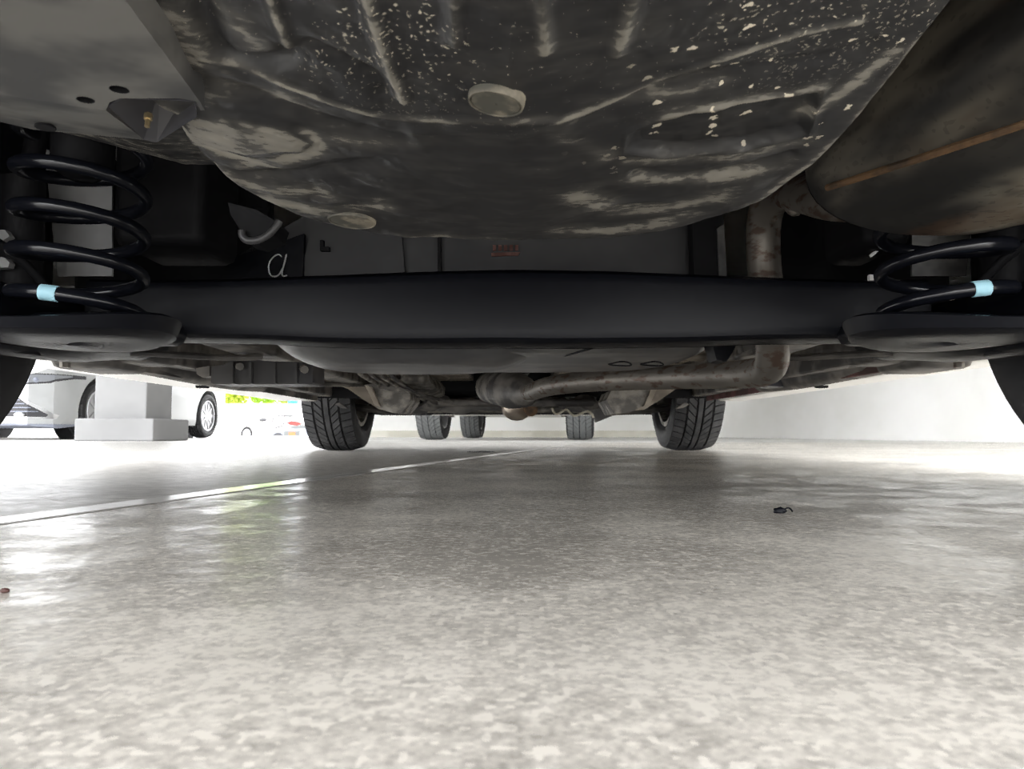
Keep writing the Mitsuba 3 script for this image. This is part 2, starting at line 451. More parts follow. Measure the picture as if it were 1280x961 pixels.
# ---------------------------------------------------------------- car bodies (x right, y forward)
def body_solid(side, plan, section, arches, arch_r=0.36, grow=0.0):
    def ext(poly, h):
        P = Polygon(poly)
        if grow: P = P.buffer(grow, join_style=2)
        return man(extr(P, h))
    A = ext([(y, z) for y, z in side], 2.4)             # (y, z) along +z
    A = A.transform(np.array([[0, 0, 1, -1.2], [1, 0, 0, 0], [0, 1, 0, 0]], float))
    B = ext(plan, 3.0).translate([0, 0, -0.5])
    C = ext(section, 12.0).transform(np.array([[1, 0, 0, 0], [0, 0, -1, 6.0], [0, 1, 0, 0]], float))
    s = A ^ B ^ C
    for (y, z) in arches:
        for sx in (-1, 1):
            c = m3.Manifold.cylinder(0.42, arch_r, arch_r, 48).rotate([0, 90, 0]).translate([0.55 if sx > 0 else -0.97, y, z])
            s = s - c
    return s


def mirror_poly(half):
    return half + [(-x, z) for x, z in reversed(half)]


SEDAN_SIDE = [(-2.30, 0.30), (-2.40, 0.45), (-2.42, 0.75), (-2.36, 1.00), (-2.2, 1.06), (-1.75, 1.12), (-1.40, 1.28), (-0.95, 1.42), (-0.4, 1.46), (0.1, 1.44), (0.5, 1.30), (1.05, 1.02), (1.6, 0.95), (2.1, 0.82), (2.33, 0.68),
              (2.42, 0.5), (2.43, 0.30), (2.36, 0.16), (2.1, 0.13), (1.6, 0.17), (-1.9, 0.18)]
SEDAN_PLAN = mirror_poly([(0.62, -2.42), (0.80, -2.2), (0.89, -1.6), (0.90, 0.0), (0.90, 1.6), (0.885, 1.9), (0.82, 2.16), (0.66, 2.34), (0.30, 2.43)])
SEDAN_SECT = mirror_poly([(0.82, 0.10), (0.87, 0.25), (0.885, 0.45), (0.90, 0.62), (0.885, 0.78), (0.84, 0.96), (0.78, 1.1), (0.62, 1.38), (0.5, 1.47)])


def car_frame(ox, oy, oz, fx, fy):
    f = np.array([fx, fy]) / math.hypot(fx, fy)
    r = np.array([f[1], -f[0]])
    M = np.eye(4)
    M[:2, 0], M[:2, 1], M[:3, 3] = r, f, [ox, oy, oz]
    return M


def region(big, poly, axis, lo, hi):
    """The part of a solid inside an extruded outline: axis 'x' outline in (y, z), axis 'y' outline in (x, z)."""
    P = man(extr(Polygon(poly), hi - lo))
    if axis == 'y':
        P = P.transform(np.array([[1, 0, 0, 0], [0, 0, -1, hi], [0, 1, 0, 0]], float))
    else:
        P = P.transform(np.array([[0, 0, 1, lo], [1, 0, 0, 0], [0, 1, 0, 0]], float))
    return tri(big ^ P)


exec_later = []
# ================================================================= THE CAR OVERHEAD
CAR = thing('car', 'car seen from underneath filling the upper half, dirty black underbody, muffler and rear axle beam', 'car')
RA, FA = 0.845, 3.35                       # rear and front axle


def base_z(x, y):
    dy = np.maximum(0, y - 0.4055)
    r = ((np.abs(x) * 0.94545) ** 3.084 + dy ** 3.084) ** (1 / 3.084)
    return 0.21241 + 0.02731 * (0.6 - y) + 23.593 * np.maximum(0, r - 0.17532) ** 1.639 + 0.57923 * np.abs(x) * (0.62 - y) + 0.14293 * x * x


def on_well(px, py):
    """Where the line of sight through a pixel first meets the well's plain bowl."""
    r = ray(px, py)
    t = np.linspace(0.12, 0.75, 1200)
    P = np.array([0, 0, CAM_Z]) + r * t[:, None]
    hit = P[:, 2] - base_z(P[:, 0], P[:, 1])
    i = np.nonzero(hit >= 0)[0]
    return P[i[0]] if len(i) else P[int(np.argmax(hit))]


def well_line(pxs, n=500):
    p = np.array([on_well(*q)[:2] for q in pxs])
    if len(p) > 2:
        return spline(p, n)
    return np.linspace(p[0], p[1], n)


from scipy.spatial import cKDTree
gx, gy = np.meshgrid(np.linspace(-0.42, 0.36, 560), np.linspace(0.03, 0.76, 520))
gz = base_z(gx, gy)


def near(line):
    return cKDTree(line).query(np.stack([gx, gy], -1).reshape(-1, 2))[0].reshape(gx.shape)


def inside(pxs):
    from shapely import contains_xy
    P = Polygon([on_well(*q)[:2] for q in pxs]).buffer(0.003).buffer(-0.003)
    return contains_xy(P, gx, gy), near(np.array([P.exterior.interpolate(t, True).coords[0] for t in np.linspace(0, 1, 900)]))


def ridge(pxs, width, height):
    global gz
    gz = gz - height * np.exp(-(near(well_line(pxs)) / width) ** 2)


ridge([(452, -30), (478, 55), (503, 122)], 0.0035, 0.0042)
ridge([(567, -30), (568, 52)], 0.003, 0.003)
ridge([(674, -30), (682, 62)], 0.003, 0.0025)
ridge([(800, -30), (772, 62)], 0.004, 0.003)
ridge([(330, -30), (350, 30), (364, 64)], 0.003, 0.003)
ridge([(250, -30), (262, 40), (295, 76), (335, 82), (366, 68)], 0.006, -0.006)      # groove
ridge([(395, 60), (425, 75), (470, 100), (478, 120)], 0.006, -0.004)
ridge([(250, 70), (330, 95), (400, 121), (470, 143), (560, 149), (640, 151), (700, 148), (760, 127), (850, 92), (960, 52), (1075, 26)], 0.0028, 0.0014)
ridge([(235, 100), (330, 125), (430, 160), (500, 172)], 0.007, -0.004)
ridge([(800, 120), (900, 92), (1000, 78), (1080, 60)], 0.007, -0.003)
ridge([(205, 210), (300, 218), (400, 214), (470, 205)], 0.006, -0.004)
ridge([(800, 218), (900, 217), (985, 195)], 0.006, -0.0035)
ridge([(480, 172), (540, 164), (640, 160), (720, 170)], 0.006, 0.0015)
ridge([(400, 250), (500, 262), (560, 275)], 0.004, 0.002)
ridge([(690, 278), (760, 255), (840, 250)], 0.004, 0.002)
for pxs, hgt in (([(225, 142), (300, 142), (360, 158), (392, 176), (372, 190), (310, 191), (240, 178)], 0.004), ([(1030, 110), (920, 128), (830, 145), (785, 165), (780, 188), (830, 196), (930, 186), (1010, 165)], -0.005)):
    ins, d = inside(pxs)
    gz = gz - hgt * np.where(ins, np.clip(d / 0.007, 0, 1) ** 0.7, 0)
    gz = gz - 0.0018 * np.exp(-(d / 0.0025) ** 2)
ins, d = inside([(515, 165), (690, 165), (665, 196), (590, 206), (535, 195)])
gz = gz + 0.0016 * np.where(ins, np.clip(d / 0.006, 0, 1), 0)
wn = meshkit.fbm(np.stack([gx * 40, gy * 40, gx * 0], -1), 4, 5)
gz = gz + 0.004 * (wn - 0.5) * np.clip((gy - 0.25) / 0.2, 0.25, 1)
# the flange that runs out to the left of the well
fl_z = 0.275 + 0.12 * np.maximum(0, gy - 0.45) + 0.25 * np.maximum(0, -0.28 - gx) + 0.0015 * (wn - 0.5)
kk = 0.02
hh = np.clip(0.5 + 0.5 * (fl_z - gz) / kk, 0, 1)
both = fl_z * (1 - hh) + gz * hh - kk * hh * (1 - hh)
wl = np.clip((-0.05 - gx) / 0.05, 0, 1)
gz = gz * (1 - wl) + both * wl
gz = np.minimum(gz, 0.44)
# where road dust has settled on the underseal
dust = np.zeros_like(gx)
for pxs, wd, st in (([(452, -30), (478, 55), (503, 122)], 0.0022, 0.75), ([(567, -30), (568, 52)], 0.002, 0.3), ([(674, -30), (682, 62)], 0.0025, 0.45), ([(800, -30), (772, 62)], 0.003, 0.4), ([(330, -30), (350, 30), (364, 64)], 0.0018, 0.7),
                    ([(250, 70), (330, 95), (400, 121), (470, 143)], 0.002, 0.75), ([(470, 143), (560, 149), (640, 151), (700, 148)], 0.003, 0.35), ([(700, 148), (760, 127), (850, 92), (960, 52), (1075, 26)], 0.0022, 0.7),
                    ([(260, 120), (330, 118), (390, 140)], 0.008, 0.45), ([(215, 195), (300, 196), (390, 192)], 0.006, 0.8), ([(385, 165), (398, 176), (385, 190)], 0.004, 0.6), ([(300, 208), (330, 205), (345, 212)], 0.006, 0.7), ([(200, 228), (290, 232), (400, 240)], 0.008, 0.55), ([(330, 262), (400, 262), (480, 255)], 0.008, 0.55),
                    ([(790, 120), (850, 110), (900, 100)], 0.006, 0.5), ([(840, 142), (920, 130), (1020, 112)], 0.006, 0.55), ([(790, 200), (900, 196), (1010, 172)], 0.006, 0.55), ([(800, 225), (900, 222), (985, 205)], 0.007, 0.45), ([(720, 245), (800, 262), (900, 245)], 0.012, 0.55), ([(700, 290), (780, 285), (860, 270)], 0.01, 0.5),
                    ([(1000, 150), (1060, 110), (1110, 70)], 0.005, 0.6), ([(940, 255), (1000, 215), (1080, 138), (1150, 60)], 0.004, 0.5), ([(500, 300), (560, 297), (640, 300)], 0.006, 0.35), ([(215, 20), (240, 60), (225, 90)], 0.012, 0.4), ([(290, 20), (310, 50)], 0.009, 0.4), ([(400, 175), (480, 182), (540, 178)], 0.007, 0.25), ([(700, 170), (740, 185), (760, 195)], 0.006, 0.3)):
    dust = np.maximum(dust, st * np.exp(-(near(well_line(pxs)) / wd) ** 2))
for pxs, st in (([(225, 142), (300, 142), (360, 158), (392, 176), (372, 188), (310, 188), (240, 178)], 0.5),):
    ins, d = inside(pxs)
    dust = np.maximum(dust, st * np.where(ins, np.clip(d / 0.004, 0, 1), 0))
for pxs in ([(262, 20), (280, 62), (300, 78), (335, 83), (362, 70)], [(235, 110), (330, 133), (430, 165), (500, 174)], [(800, 122), (900, 96), (1000, 80)], [(205, 211), (300, 218), (330, 217)], [(800, 218), (900, 214), (985, 190)], [(1020, 130), (900, 140), (800, 170)]):
    dust = dust * (1 - 0.85 * np.exp(-(near(well_line(pxs)) / 0.0045) ** 2))
pn = np.stack([gx * 55 + 3, gy * 55, gx * 0], -1)
sn = np.stack([gx * 60, gy * 190, gx * 0 + 2], -1)
mod = np.clip(0.45 + 1.3 * (meshkit.fbm(pn, 4, 11) - 0.45) + 1.0 * (meshkit.fbm(sn, 3, 12) - 0.5), 0, 1.3)
dust = np.clip(dust * (0.35 + 0.9 * mod) + 0.16 * np.clip(mod - 0.35, 0, 1) + 0.3 * np.clip((-0.13 - gx) / 0.1, 0, 1) * mod, 0, 1)
n0, n1 = gx.shape
idx = np.arange(n0 * n1).reshape(n0, n1)
q = np.stack([idx[:-1, :-1], idx[1:, :-1], idx[1:, 1:], idx[:-1, 1:]], -1).reshape(-1, 4)
zz = gz.ravel()[q]
yy = gy.ravel()[q].max(1); xx = gx.ravel()[q].min(1)
q = q[(zz.min(1) < 0.438) & ~((yy > 0.70 - 0.1 * np.clip(-xx, 0, 1)) & (xx < -0.1))]
W = obj('spare_wheel_well', (np.stack([gx, gy, gz], -1).reshape(-1, 3), q), M_WELL, CAR, smooth=True, uv=np.stack([dust.ravel(), dust.ravel() * 0], -1), label='black underseal spare wheel well, dusty and chipped, above the camera')


def plug(px, py, rad, h, ry=1.0, tilt=True):
    c = on_well(px, py)
    e = 1e-3
    nrm = np.array([(base_z(c[0] + e, c[1]) - base_z(c[0] - e, c[1])) / (2 * e), (base_z(c[0], c[1] + e) - base_z(c[0], c[1] - e)) / (2 * e), -1.0])
    nrm /= np.linalg.norm(nrm)
    prof = [(-h, 0.0005), (-h, rad * 0.86), (-h * 0.8, rad * 0.92), (-h * 1.12, rad * 0.93), (-h * 1.12, rad * 0.99), (-h * 0.5, rad * 1.02), (0.004, rad * 1.04), (0.004, 0.0005)]
    m = lathe_x([(-a, b) for a, b in prof], 40)
    m.apply_transform(trimesh.geometry.align_vectors([1, 0, 0], nrm))
    m.vertices = m.vertices * [1, ry, 1] + c
    return m


obj('drain_plug', plug(621, 122, 0.0125, 0.003), M_PLUG, W, smooth=35, label='round dirty tan rubber drain plug')
obj('blanking_cap', plug(440, 274, 0.0165, 0.002, 0.8), M_PLUG, W, smooth=35, label='oval dusty cap at the front edge of the well')

# ---- rear left bracket plate with pocket and bolt
ZP = 0.235


def atz(px, py, Z):
    r = ray(px, py)
    return np.array([0, 0, CAM_Z]) + r * ((Z - CAM_Z) / r[2])


plate = thing_key = key(CAR + '__bracket_plate')
labels[plate] = {'label': 'grey bracket plate with round holes and a brass bolt at the upper left'}
out2 = [(-140, -70), (105, -70), (150, 0), (245, 127), (225, 123), (150, 123), (137, 128), (132, 138), (0, 118), (-140, 100)]
P2 = Polygon([atz(a, b, ZP)[:2] for a, b in out2]).buffer(0)
for (hx, hy, w_) in ((107, 125, 0.0042), (149, 112, 0.0045)):
    c = atz(hx, hy, ZP)[:2]
    P2 = P2.difference(Point(*c).buffer(w_, 16))
obj('panel', shift(extr(P2, 0.0025), 0, 0, ZP), M_RAIL, plate)
for (hx, hy, w_) in ((107, 125, 0.0042), (149, 112, 0.0045)):
    cup = lathe_x([(0.0, w_), (0.02, w_), (0.02, 0.0002), (0.0195, 0.0002), (0.0195, w_ - 0.0003), (0.0, w_ - 0.0003)], 20)
    cup.apply_transform(trimesh.geometry.align_vectors([1, 0, 0], [0, 0, 1]))
    obj('hole', shift(cup, *atz(hx, hy, ZP)), M_BLACKM, plate)


def up(px, py, dz):
    """A point of the plate's outline lifted by dz but kept in plan."""
    p = atz(px, py, ZP)
    return p + [0, 0, dz]


# front lip bends upward
lip = [atz(-140, 100, ZP), atz(0, 118, ZP), atz(132, 138, ZP), atz(182, 175, ZP + 0.018), atz(130, 170, ZP + 0.02), atz(42, 162, ZP + 0.02), atz(-140, 120, ZP + 0.02)]
obj('front_lip', slab(lip, 0.0025, (0, 0, 1)), M_RAIL, plate)
obj('lip_hole', shift(extr(Point(0, 0).buffer(0.0055, 16), 0.001), *(atz(57, 157, ZP + 0.014) - [0, 0, 0.0015])), M_BLACKM, plate)
# edge flange hanging down along the right side
fa, fb, fc = atz(105, -70, ZP), atz(150, 0, ZP), atz(245, 127, ZP)
obj('edge_flange', slab([fa, fb, fc, fc + [0.0, 0.006, -0.002], fc + [0.002, 0.0, 0.012], fb + [0.004, 0, 0.012], fa + [0.004, 0, 0.012]], 0.002, (1, 0, 0)), M_RAIL, plate)
# pocket: three walls meeting in a vee, with the bolt inside
A_, B_, C_ = atz(135, 133, ZP), atz(150, 123, ZP), atz(245, 127, ZP)
D_, E_ = atz(196, 178, ZP - 0.002), atz(180, 175, ZP - 0.002)
top1, top2 = atz(175, 132, ZP) + [0, 0.012, 0.020], atz(215, 132, ZP) + [0, 0.012, 0.020]
obj('pocket', cat(slab([A_, B_, C_, top2 + [0, 0.01, 0], top1 + [0, 0.01, 0]], 0.0015, (0, 0, 1)), slab([A_, E_, top1 + [0, 0.01, 0]], 0.0015, (0, 0, 1)), slab([E_, D_, top2 + [0, 0.01, 0], top1 + [0, 0.01, 0]], 0.0015, (0, 0, 1)), slab([D_, atz(246, 146, ZP - 0.001), C_, top2 + [0, 0.01, 0]], 0.0015, (0, 0, 1))),
    M_PLASTIC, plate)
bc = atz(184, 149, ZP - 0.001)
bolt = lathe_x([(0, 0.0002), (0, 0.0022), (0.007, 0.0022), (0.007, 0.0036), (0.012, 0.0036), (0.012, 0.0002)], 6)
bolt.vertices *= 0.62
bolt.apply_transform(trimesh.geometry.align_vectors([1, 0, 0], [0, 0.2, 1]))
obj('bolt', shift(bolt, *(bc - [0, 0, 0.004])), M_BRASS, plate, label='small brass coloured bolt')

# ---- rear floor and dark side areas
obj('rear_floor', bx(-0.80, 0.80, 0.0, 1.18, 0.44, 0.455), M_BLACKM, CAR)
obj('rear_floor_rib', tube([atz(1195, 90, 0.42), atz(1290, 20, 0.42)], 0.006), M_DUSTYD, CAR)
obj('bumper_beam', rbx(-0.6, 0.6, 0.03, 0.10, 0.36, 0.44, 0.015), M_BLACKM, CAR)

# ---- muffler
mk = key(CAR + '__muffler')
labels[mk] = {'label': 'large weathered steel muffler with a rusty seam at the upper right'}


def muff_sections(rows, sides=40):
    """rows: (centre, half width, half height); axis from front to rear."""
    v = []
    ang = np.arange(sides) * 2 * np.pi / sides
    for c, hw, hh_ in rows:
        e = 2 / 2.4
        cx = np.sign(np.cos(ang)) * np.abs(np.cos(ang)) ** e * hw
        cz = np.sign(np.sin(ang)) * np.abs(np.sin(ang)) ** e * hh_
        v.append(np.stack([c[0] + cx, np.full(sides, c[1]), c[2] + cz], 1))
    n = len(rows)
    v = np.vstack(v)
    f = []
    for i in range(n - 1):
        for j in range(sides):
            k = (j + 1) % sides
            a, b, c, d = i * sides + j, i * sides + k, (i + 1) * sides + k, (i + 1) * sides + j
            f += [[a, b, c], [a, c, d]]
    v = np.vstack([v, [rows[0][0]], [rows[-1][0]]])
    for j in range(sides):
        k = (j + 1) % sides
        f += [[n * sides, k, j], [n * sides + 1, (n - 1) * sides + j, (n - 1) * sides + k]]
    m = TM(v, f); m.fix_normals()
    return m


MC = lambda y: np.array([0.395 + 0.10 * (0.74 - y), y, 0.325 + 0.02 * (0.74 - y)])
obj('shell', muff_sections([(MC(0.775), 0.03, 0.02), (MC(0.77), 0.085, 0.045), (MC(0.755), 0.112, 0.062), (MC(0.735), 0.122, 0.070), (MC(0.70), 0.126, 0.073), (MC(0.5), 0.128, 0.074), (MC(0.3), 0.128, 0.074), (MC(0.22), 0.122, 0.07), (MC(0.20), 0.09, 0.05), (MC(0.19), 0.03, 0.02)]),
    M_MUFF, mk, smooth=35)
# rolled seam along the lower left of the shell
seam = []
for y in np.linspace(0.70, 0.30, 14):
    c = MC(y); a = math.radians(min(215 + (0.62 - y) * 127, 250))
    e = 2 / 2.4
    seam.append(c + [-(abs(math.cos(a)) ** e) * 0.128, 0, -(abs(math.sin(a)) ** e) * 0.074])
obj('seam', tube(seam, 0.0032, 8), M_RUST, mk, smooth=40, label='rusty rolled seam')

# ---- exhaust pipe: muffler inlet, drop behind the beam, elbow, run across, resonator, catalyst
pipe = [MC(0.77) + [-0.02, 0, -0.02], at(1035, 248, 0.86), at(990, 240, 0.98), at(958, 262, 1.07), at(955, 330, 1.10), at(963, 400, 1.10), at(966, 440, 1.12), at(958, 462, 1.19), at(920, 468, 1.32), at(800, 473, 1.62), at(720, 478, 1.80), at(690, 482, 1.90), at(672, 487, 2.05), at(655, 490, 2.3)]
obj('exhaust_pipe', tube(spline(pipe, 110), 0.0235, 16), M_STEEL, CAR, smooth=50, label='weathered steel exhaust pipe dropping behind the beam and running across')
obj('hanger', tube(spline([at(975, 232, 1.0), at(985, 258, 0.97), at(993, 265, 0.96), at(996, 250, 0.97)], 16), 0.006, 8), M_STEEL, CAR, smooth=50)
obj('resonator', tube([at(662, 490, 2.25), at(655, 490, 2.32), at(640, 487, 2.40), at(615, 484, 2.75), at(612, 484, 2.82)], [0.026, 0.045, 0.058, 0.058, 0.03], 18), M_DUSTYD, CAR, smooth=40)
obj('catalyst', tube([at(646, 505, 3.12), at(646, 506, 3.14), at(646, 505, 3.22), at(646, 503, 3.38)], [0.045, 0.062, 0.068, 0.05], 20), M_BRIGHT, CAR, smooth=45, label='bright heat-tinted exhaust canister low in the middle')
obj('down_pipe', tube(spline([at(664, 512, 3.06), at(662, 509, 3.12), at(664, 502, 3.25), at(668, 490, 3.5)], 12), 0.026, 14), M_RUST, CAR, smooth=45)

# ---- torsion beam
bt = [(120, 350), (190, 352), (300, 350), (400, 346), (520, 341), (640, 338), (760, 340), (880, 345), (980, 349), (1070, 352), (1150, 350)]
bb = [(1150, 421), (1060, 422), (960, 423), (850, 427), (700, 429), (620, 428), (520, 429), (420, 428), (330, 423), (200, 421), (120, 421)]
nsec = 40
tx = np.interp(np.linspace(0, 1, nsec), np.linspace(0, 1, len(bt)), [a for a, _ in bt])
ty = np.interp(tx, [a for a, _ in bt], [b for _, b in bt])
by = np.interp(tx, [a for a, _ in bb[::-1]], [b for _, b in bb[::-1]])
v, ring = [], 14
for X, t0, b0 in zip(tx, ty, by):
    p0, p1 = at(X, t0, 1.0), at(X, b0, 0.97)
    zc, hz = (p0[2] + p1[2]) / 2, (p0[2] - p1[2]) / 2
    a = np.arange(ring) * 2 * np.pi / ring + np.pi / ring
    e = 0.35
    v += [[p0[0], 1.02 + 0.045 * np.sign(np.cos(w_)) * abs(np.cos(w_)) ** e, zc + hz * np.sign(np.sin(w_)) * abs(np.sin(w_)) ** e] for w_ in a]
f = []
for i in range(nsec - 1):
    for j in range(ring):
        k = (j + 1) % ring
        f += [[i * ring + j, i * ring + k, (i + 1) * ring + k], [i * ring + j, (i + 1) * ring + k, (i + 1) * ring + j]]
m = TM(v, f); m.fix_normals()
obj('axle_beam', m, M_BLACK, CAR, smooth=35, label='black painted torsion beam right across the view')


# ---- springs, seats, trailing arms
def spring_side(s):
    cx, cy = s * 0.437, 0.80
    t = np.linspace(0, 4.6, 230)
    ph = 2 * np.pi * t * s + (0.4 if s < 0 else 2.2)
    r = np.full_like(t, 0.059)
    z = 0.19 + t * 0.0415
    path = np.stack([cx + r * np.cos(ph), cy + r * np.sin(ph), z], 1)
    sp = obj('coil_spring', tube(path, 0.0068, 10), M_GLOSS, CAR, smooth=50, label='black coil spring at the left rear wheel' if s < 0 else 'black coil spring at the right rear wheel')
    # paint mark: a short sleeve of paint on the near strand
    tgt = at(60, 351, 0.74) if s < 0 else at(1225, 349, 0.74)
    i = int(np.argmin(((path - tgt) ** 2).sum(1)))
    obj('paint_mark', tube(path[max(0, i - 1):i + 2], 0.0078, 10), M_MARK, sp, smooth=50, label='pale blue paint mark')
    # seat cup with a rim that rises at its sides
    na, prof = 48, [(0.0, 0.160), (0.06, 0.160), (0.085, 0.161), (0.097, 0.165), (0.102, 0.174), (0.096, 0.176), (0.09, 0.168), (0.0, 0.165)]
    v, f = [], []
    for a in range(na):
        w_ = 2 * np.pi * a / na
        for rr, zz_ in prof:
            lift = 0.014 * (abs(np.cos(w_)) ** 2) * np.clip((zz_ - 0.155) / 0.02, 0, 1) if zz_ > 0.155 else 0
            v.append([cx + s * 0.01 + 1.05 * rr * np.cos(w_), cy + rr * np.sin(w_), zz_ + lift])
    k_ = len(prof)
    for a in range(na):
        for j in range(k_ - 1):
            b = (a + 1) % na
            f += [[a * k_ + j, b * k_ + j, b * k_ + j + 1], [a * k_ + j, b * k_ + j + 1, a * k_ + j + 1]]
    m_ = TM(v, f); m_.fix_normals()
    seat = obj('spring_seat', m_, M_BLACK, CAR, smooth=40)
    obj('trailing_arm', tube(spline([[s * 0.58, 0.80, 0.20], [s * 0.56, 0.98, 0.20], [s * 0.60, 1.15, 0.215], [s * 0.62, 1.36, 0.235]], 16), [0.04] * 16, 12), M_BLACK, CAR, smooth=50)
    obj('arm_bracket', rbx(min(s * .40, s * .62), max(s * .40, s * .62), 0.86, 0.99, 0.178, 0.205, 0.012), M_BLACK, CAR, smooth=30)
    obj('bump_stop', tube([[cx, cy, 0.40], [cx, cy, 0.34], [cx, cy, 0.33]], [0.03, 0.03, 0.015], 14), M_BLACKM, CAR, smooth=50)
    obj('damper', tube([[s * 0.56, 0.90, 0.16], [s * 0.56, 0.90, 0.36], [s * 0.56, 0.91, 0.361], [s * 0.55, 0.93, 0.52]], [0.024, 0.024, 0.012, 0.012], 14), M_BLACKM, CAR, smooth=50)
    # dark wheel house and rail behind the spring
    obj('side_rail', rbx(min(s * (.36 if s < 0 else .41), s * .47), max(s * (.36 if s < 0 else .41), s * .47), 0.92, 1.05, 0.29, 0.45, 0.015), M_BLACKM, CAR, smooth=30)
    obj('wheel_house', cat(bx(min(s * .60, s * .62), max(s * .60, s * .62), 0.45, 1.25, 0.36, 0.46), bx(min(s * .36, s * .64), max(s * .36, s * .64), 1.16, 1.19, 0.24, 0.46)), M_BLACKM, CAR)
    obj('inner_panel', slab([at(640 + s * 585, 185, 0.97), at(640 + s * 500, 225, 0.97), at(640 + s * 500, 345, 0.97), at(640 + s * 568, 345, 0.97)], 0.004, (0, 1, 0)), M_PANEL if s < 0 else M_RAIL, CAR)
    obj('brake_hose', tube(spline([[s * 0.50, 0.86, 0.22], [s * 0.53, 0.80, 0.27], [s * 0.60, 0.74, 0.29], [s * 0.66, 0.74, 0.27]], 20), 0.005, 8), M_BLACKM, CAR, smooth=50)
    obj('wheel_hub', tube([[s * 0.62, RA, 0.31], [s * 0.70, RA, 0.31]], 0.06, 18), M_BLACKM, CAR, smooth=40)


spring_side(-1)
spring_side(1)

obj('painted_light_gap', prism([(1087, 343), (1104, 343), (1099, 350), (1087, 350)], 0.93, 0.006), M_WHITE, CAR, label='small white sliver painted as daylight through a gap left of the right rear spring')  # white slivers painted as daylight leaking through gaps
obj('painted_light_gap', prism([(1088, 318), (1103, 305), (1105, 308), (1090, 321)], 0.95, 0.004), M_WHITE, CAR)
obj('brake_backing', prism([(-30, 287), (6, 287), (12, 295), (0, 303), (-30, 306)], 0.86, 0.01), M_PANEL, CAR)
obj('brake_backing', prism([(-30, 318), (6, 322), (12, 328), (10, 334), (-30, 336)], 0.86, 0.01), M_PANEL, CAR)
obj('spring_tower', prism([(118, 176), (205, 180), (218, 238), (190, 268), (150, 266), (163, 232), (150, 205)], 0.955, 0.012), M_PLASTIC, CAR)

# ---- crossmember behind the beam, with chalk mark, clip and stamp
cm = obj('crossmember', prism([(285, 345), (300, 318), (345, 290), (380, 270), (900, 255), (900, 400), (285, 400)], 1.16, 0.02), M_CROSS, CAR, label='dark grey rear crossmember seen over the beam')
obj('side_plate', prism([(375, 345), (388, 292), (395, 282), (502, 290), (506, 342)], 1.15, 0.008), M_RAIL if False else M_CROSS, cm)
obj('seam_rib', prism([(547, 345), (547, 285), (551, 285), (551, 345)], 1.15, 0.008), M_BLACKM, cm)
obj('clip', prism([(400, 300), (404, 300), (404, 308), (411, 308), (411, 313), (400, 313)], 1.14, 0.01), M_BLACKM, cm)
obj('crossmember_post', prism([(865, 270), (868, 350), (905, 350), (905, 262)], 1.11, 0.03), M_BLACKM, cm)
obj('edge_strip', prism([(897, 285), (899, 350), (909, 350), (905, 280)], 1.10, 0.006), M_RAIL, cm)
nine = [at(*q, 1.137) for q in [(352, 321), (348, 318), (342, 321), (337, 328), (336, 338), (340, 345), (346, 345), (352, 338), (356, 328), (358, 318), (355, 330), (354, 345), (359, 344)]]
obj('lobe_plate', prism([(283, 350), (290, 322), (340, 306), (380, 292), (378, 350)], 1.142, 0.01), M_BLACK, cm)
obj('chalk_mark', tube(spline(nine, 50), 0.0011, 6), M_CHALK, cm, label='white chalk loop mark')
for dx in range(5):
    obj('stamp', prism([(616 + dx * 7, 306), (620 + dx * 7, 306), (620 + dx * 7, 313), (616 + dx * 7, 313)], 1.155, 0.004), M_STAMP, cm)
obj('stamp', prism([(614, 316), (650, 315), (648, 319), (614, 320)], 1.155, 0.004), M_STAMP, cm, label='faded reddish stamped mark')
obj('bump_bracket', prism([(285, 253), (320, 262), (345, 276), (340, 292), (318, 302), (303, 298), (302, 290), (288, 268)], 0.83, 0.05), M_BLACKM, CAR, smooth=30)
obj('bracket_rim', tube(spline([at(302, 288, 0.825), at(308, 300, 0.825), at(322, 300, 0.825), at(342, 287, 0.825), at(350, 276, 0.825)], 20), 0.004, 8), M_PLASTIC, CAR, smooth=50)

# ---- fuel tank
tk = key(CAR + '__fuel_tank')
labels[tk] = {'label': 'black plastic fuel tank bulging below the axle beam'}


def dish(cx, cy, a, b, z0, z1, n=64, e=2.6, rnd=0.5):
    """A super-ellipse tray, wide at z1, rounded to a flat bottom at z0."""
    v = []
    ang = np.arange(n) * 2 * np.pi / n
    K = 10
    for i in range(K + 1):
        t = i / K * np.pi / 2
        sc = 1 - rnd * (1 - math.sin(t)) if i else 1 - rnd
        zz_ = z0 + (z1 - z0) * (1 - math.cos(t))
        v.append(np.stack([cx + sc * a * np.sign(np.cos(ang)) * np.abs(np.cos(ang)) ** (2 / e), cy + sc * b * np.sign(np.sin(ang)) * np.abs(np.sin(ang)) ** (2 / e), np.full(n, zz_)], 1))
    v.append(np.array([[cx, cy, z0]])); v.append(np.array([[cx, cy, z1]]))
    v = np.vstack(v)
    f = []
    for i in range(K):
        for j in range(n):
            k = (j + 1) % n
            f += [[i * n + j, i * n + k, (i + 1) * n + k], [i * n + j, (i + 1) * n + k, (i + 1) * n + j]]
    c = (K + 1) * n
    for j in range(n):
        k = (j + 1) % n
        f += [[c, k, j], [c + 1, K * n + j, K * n + k]]
    m = TM(v, f); m.fix_normals()
    return m


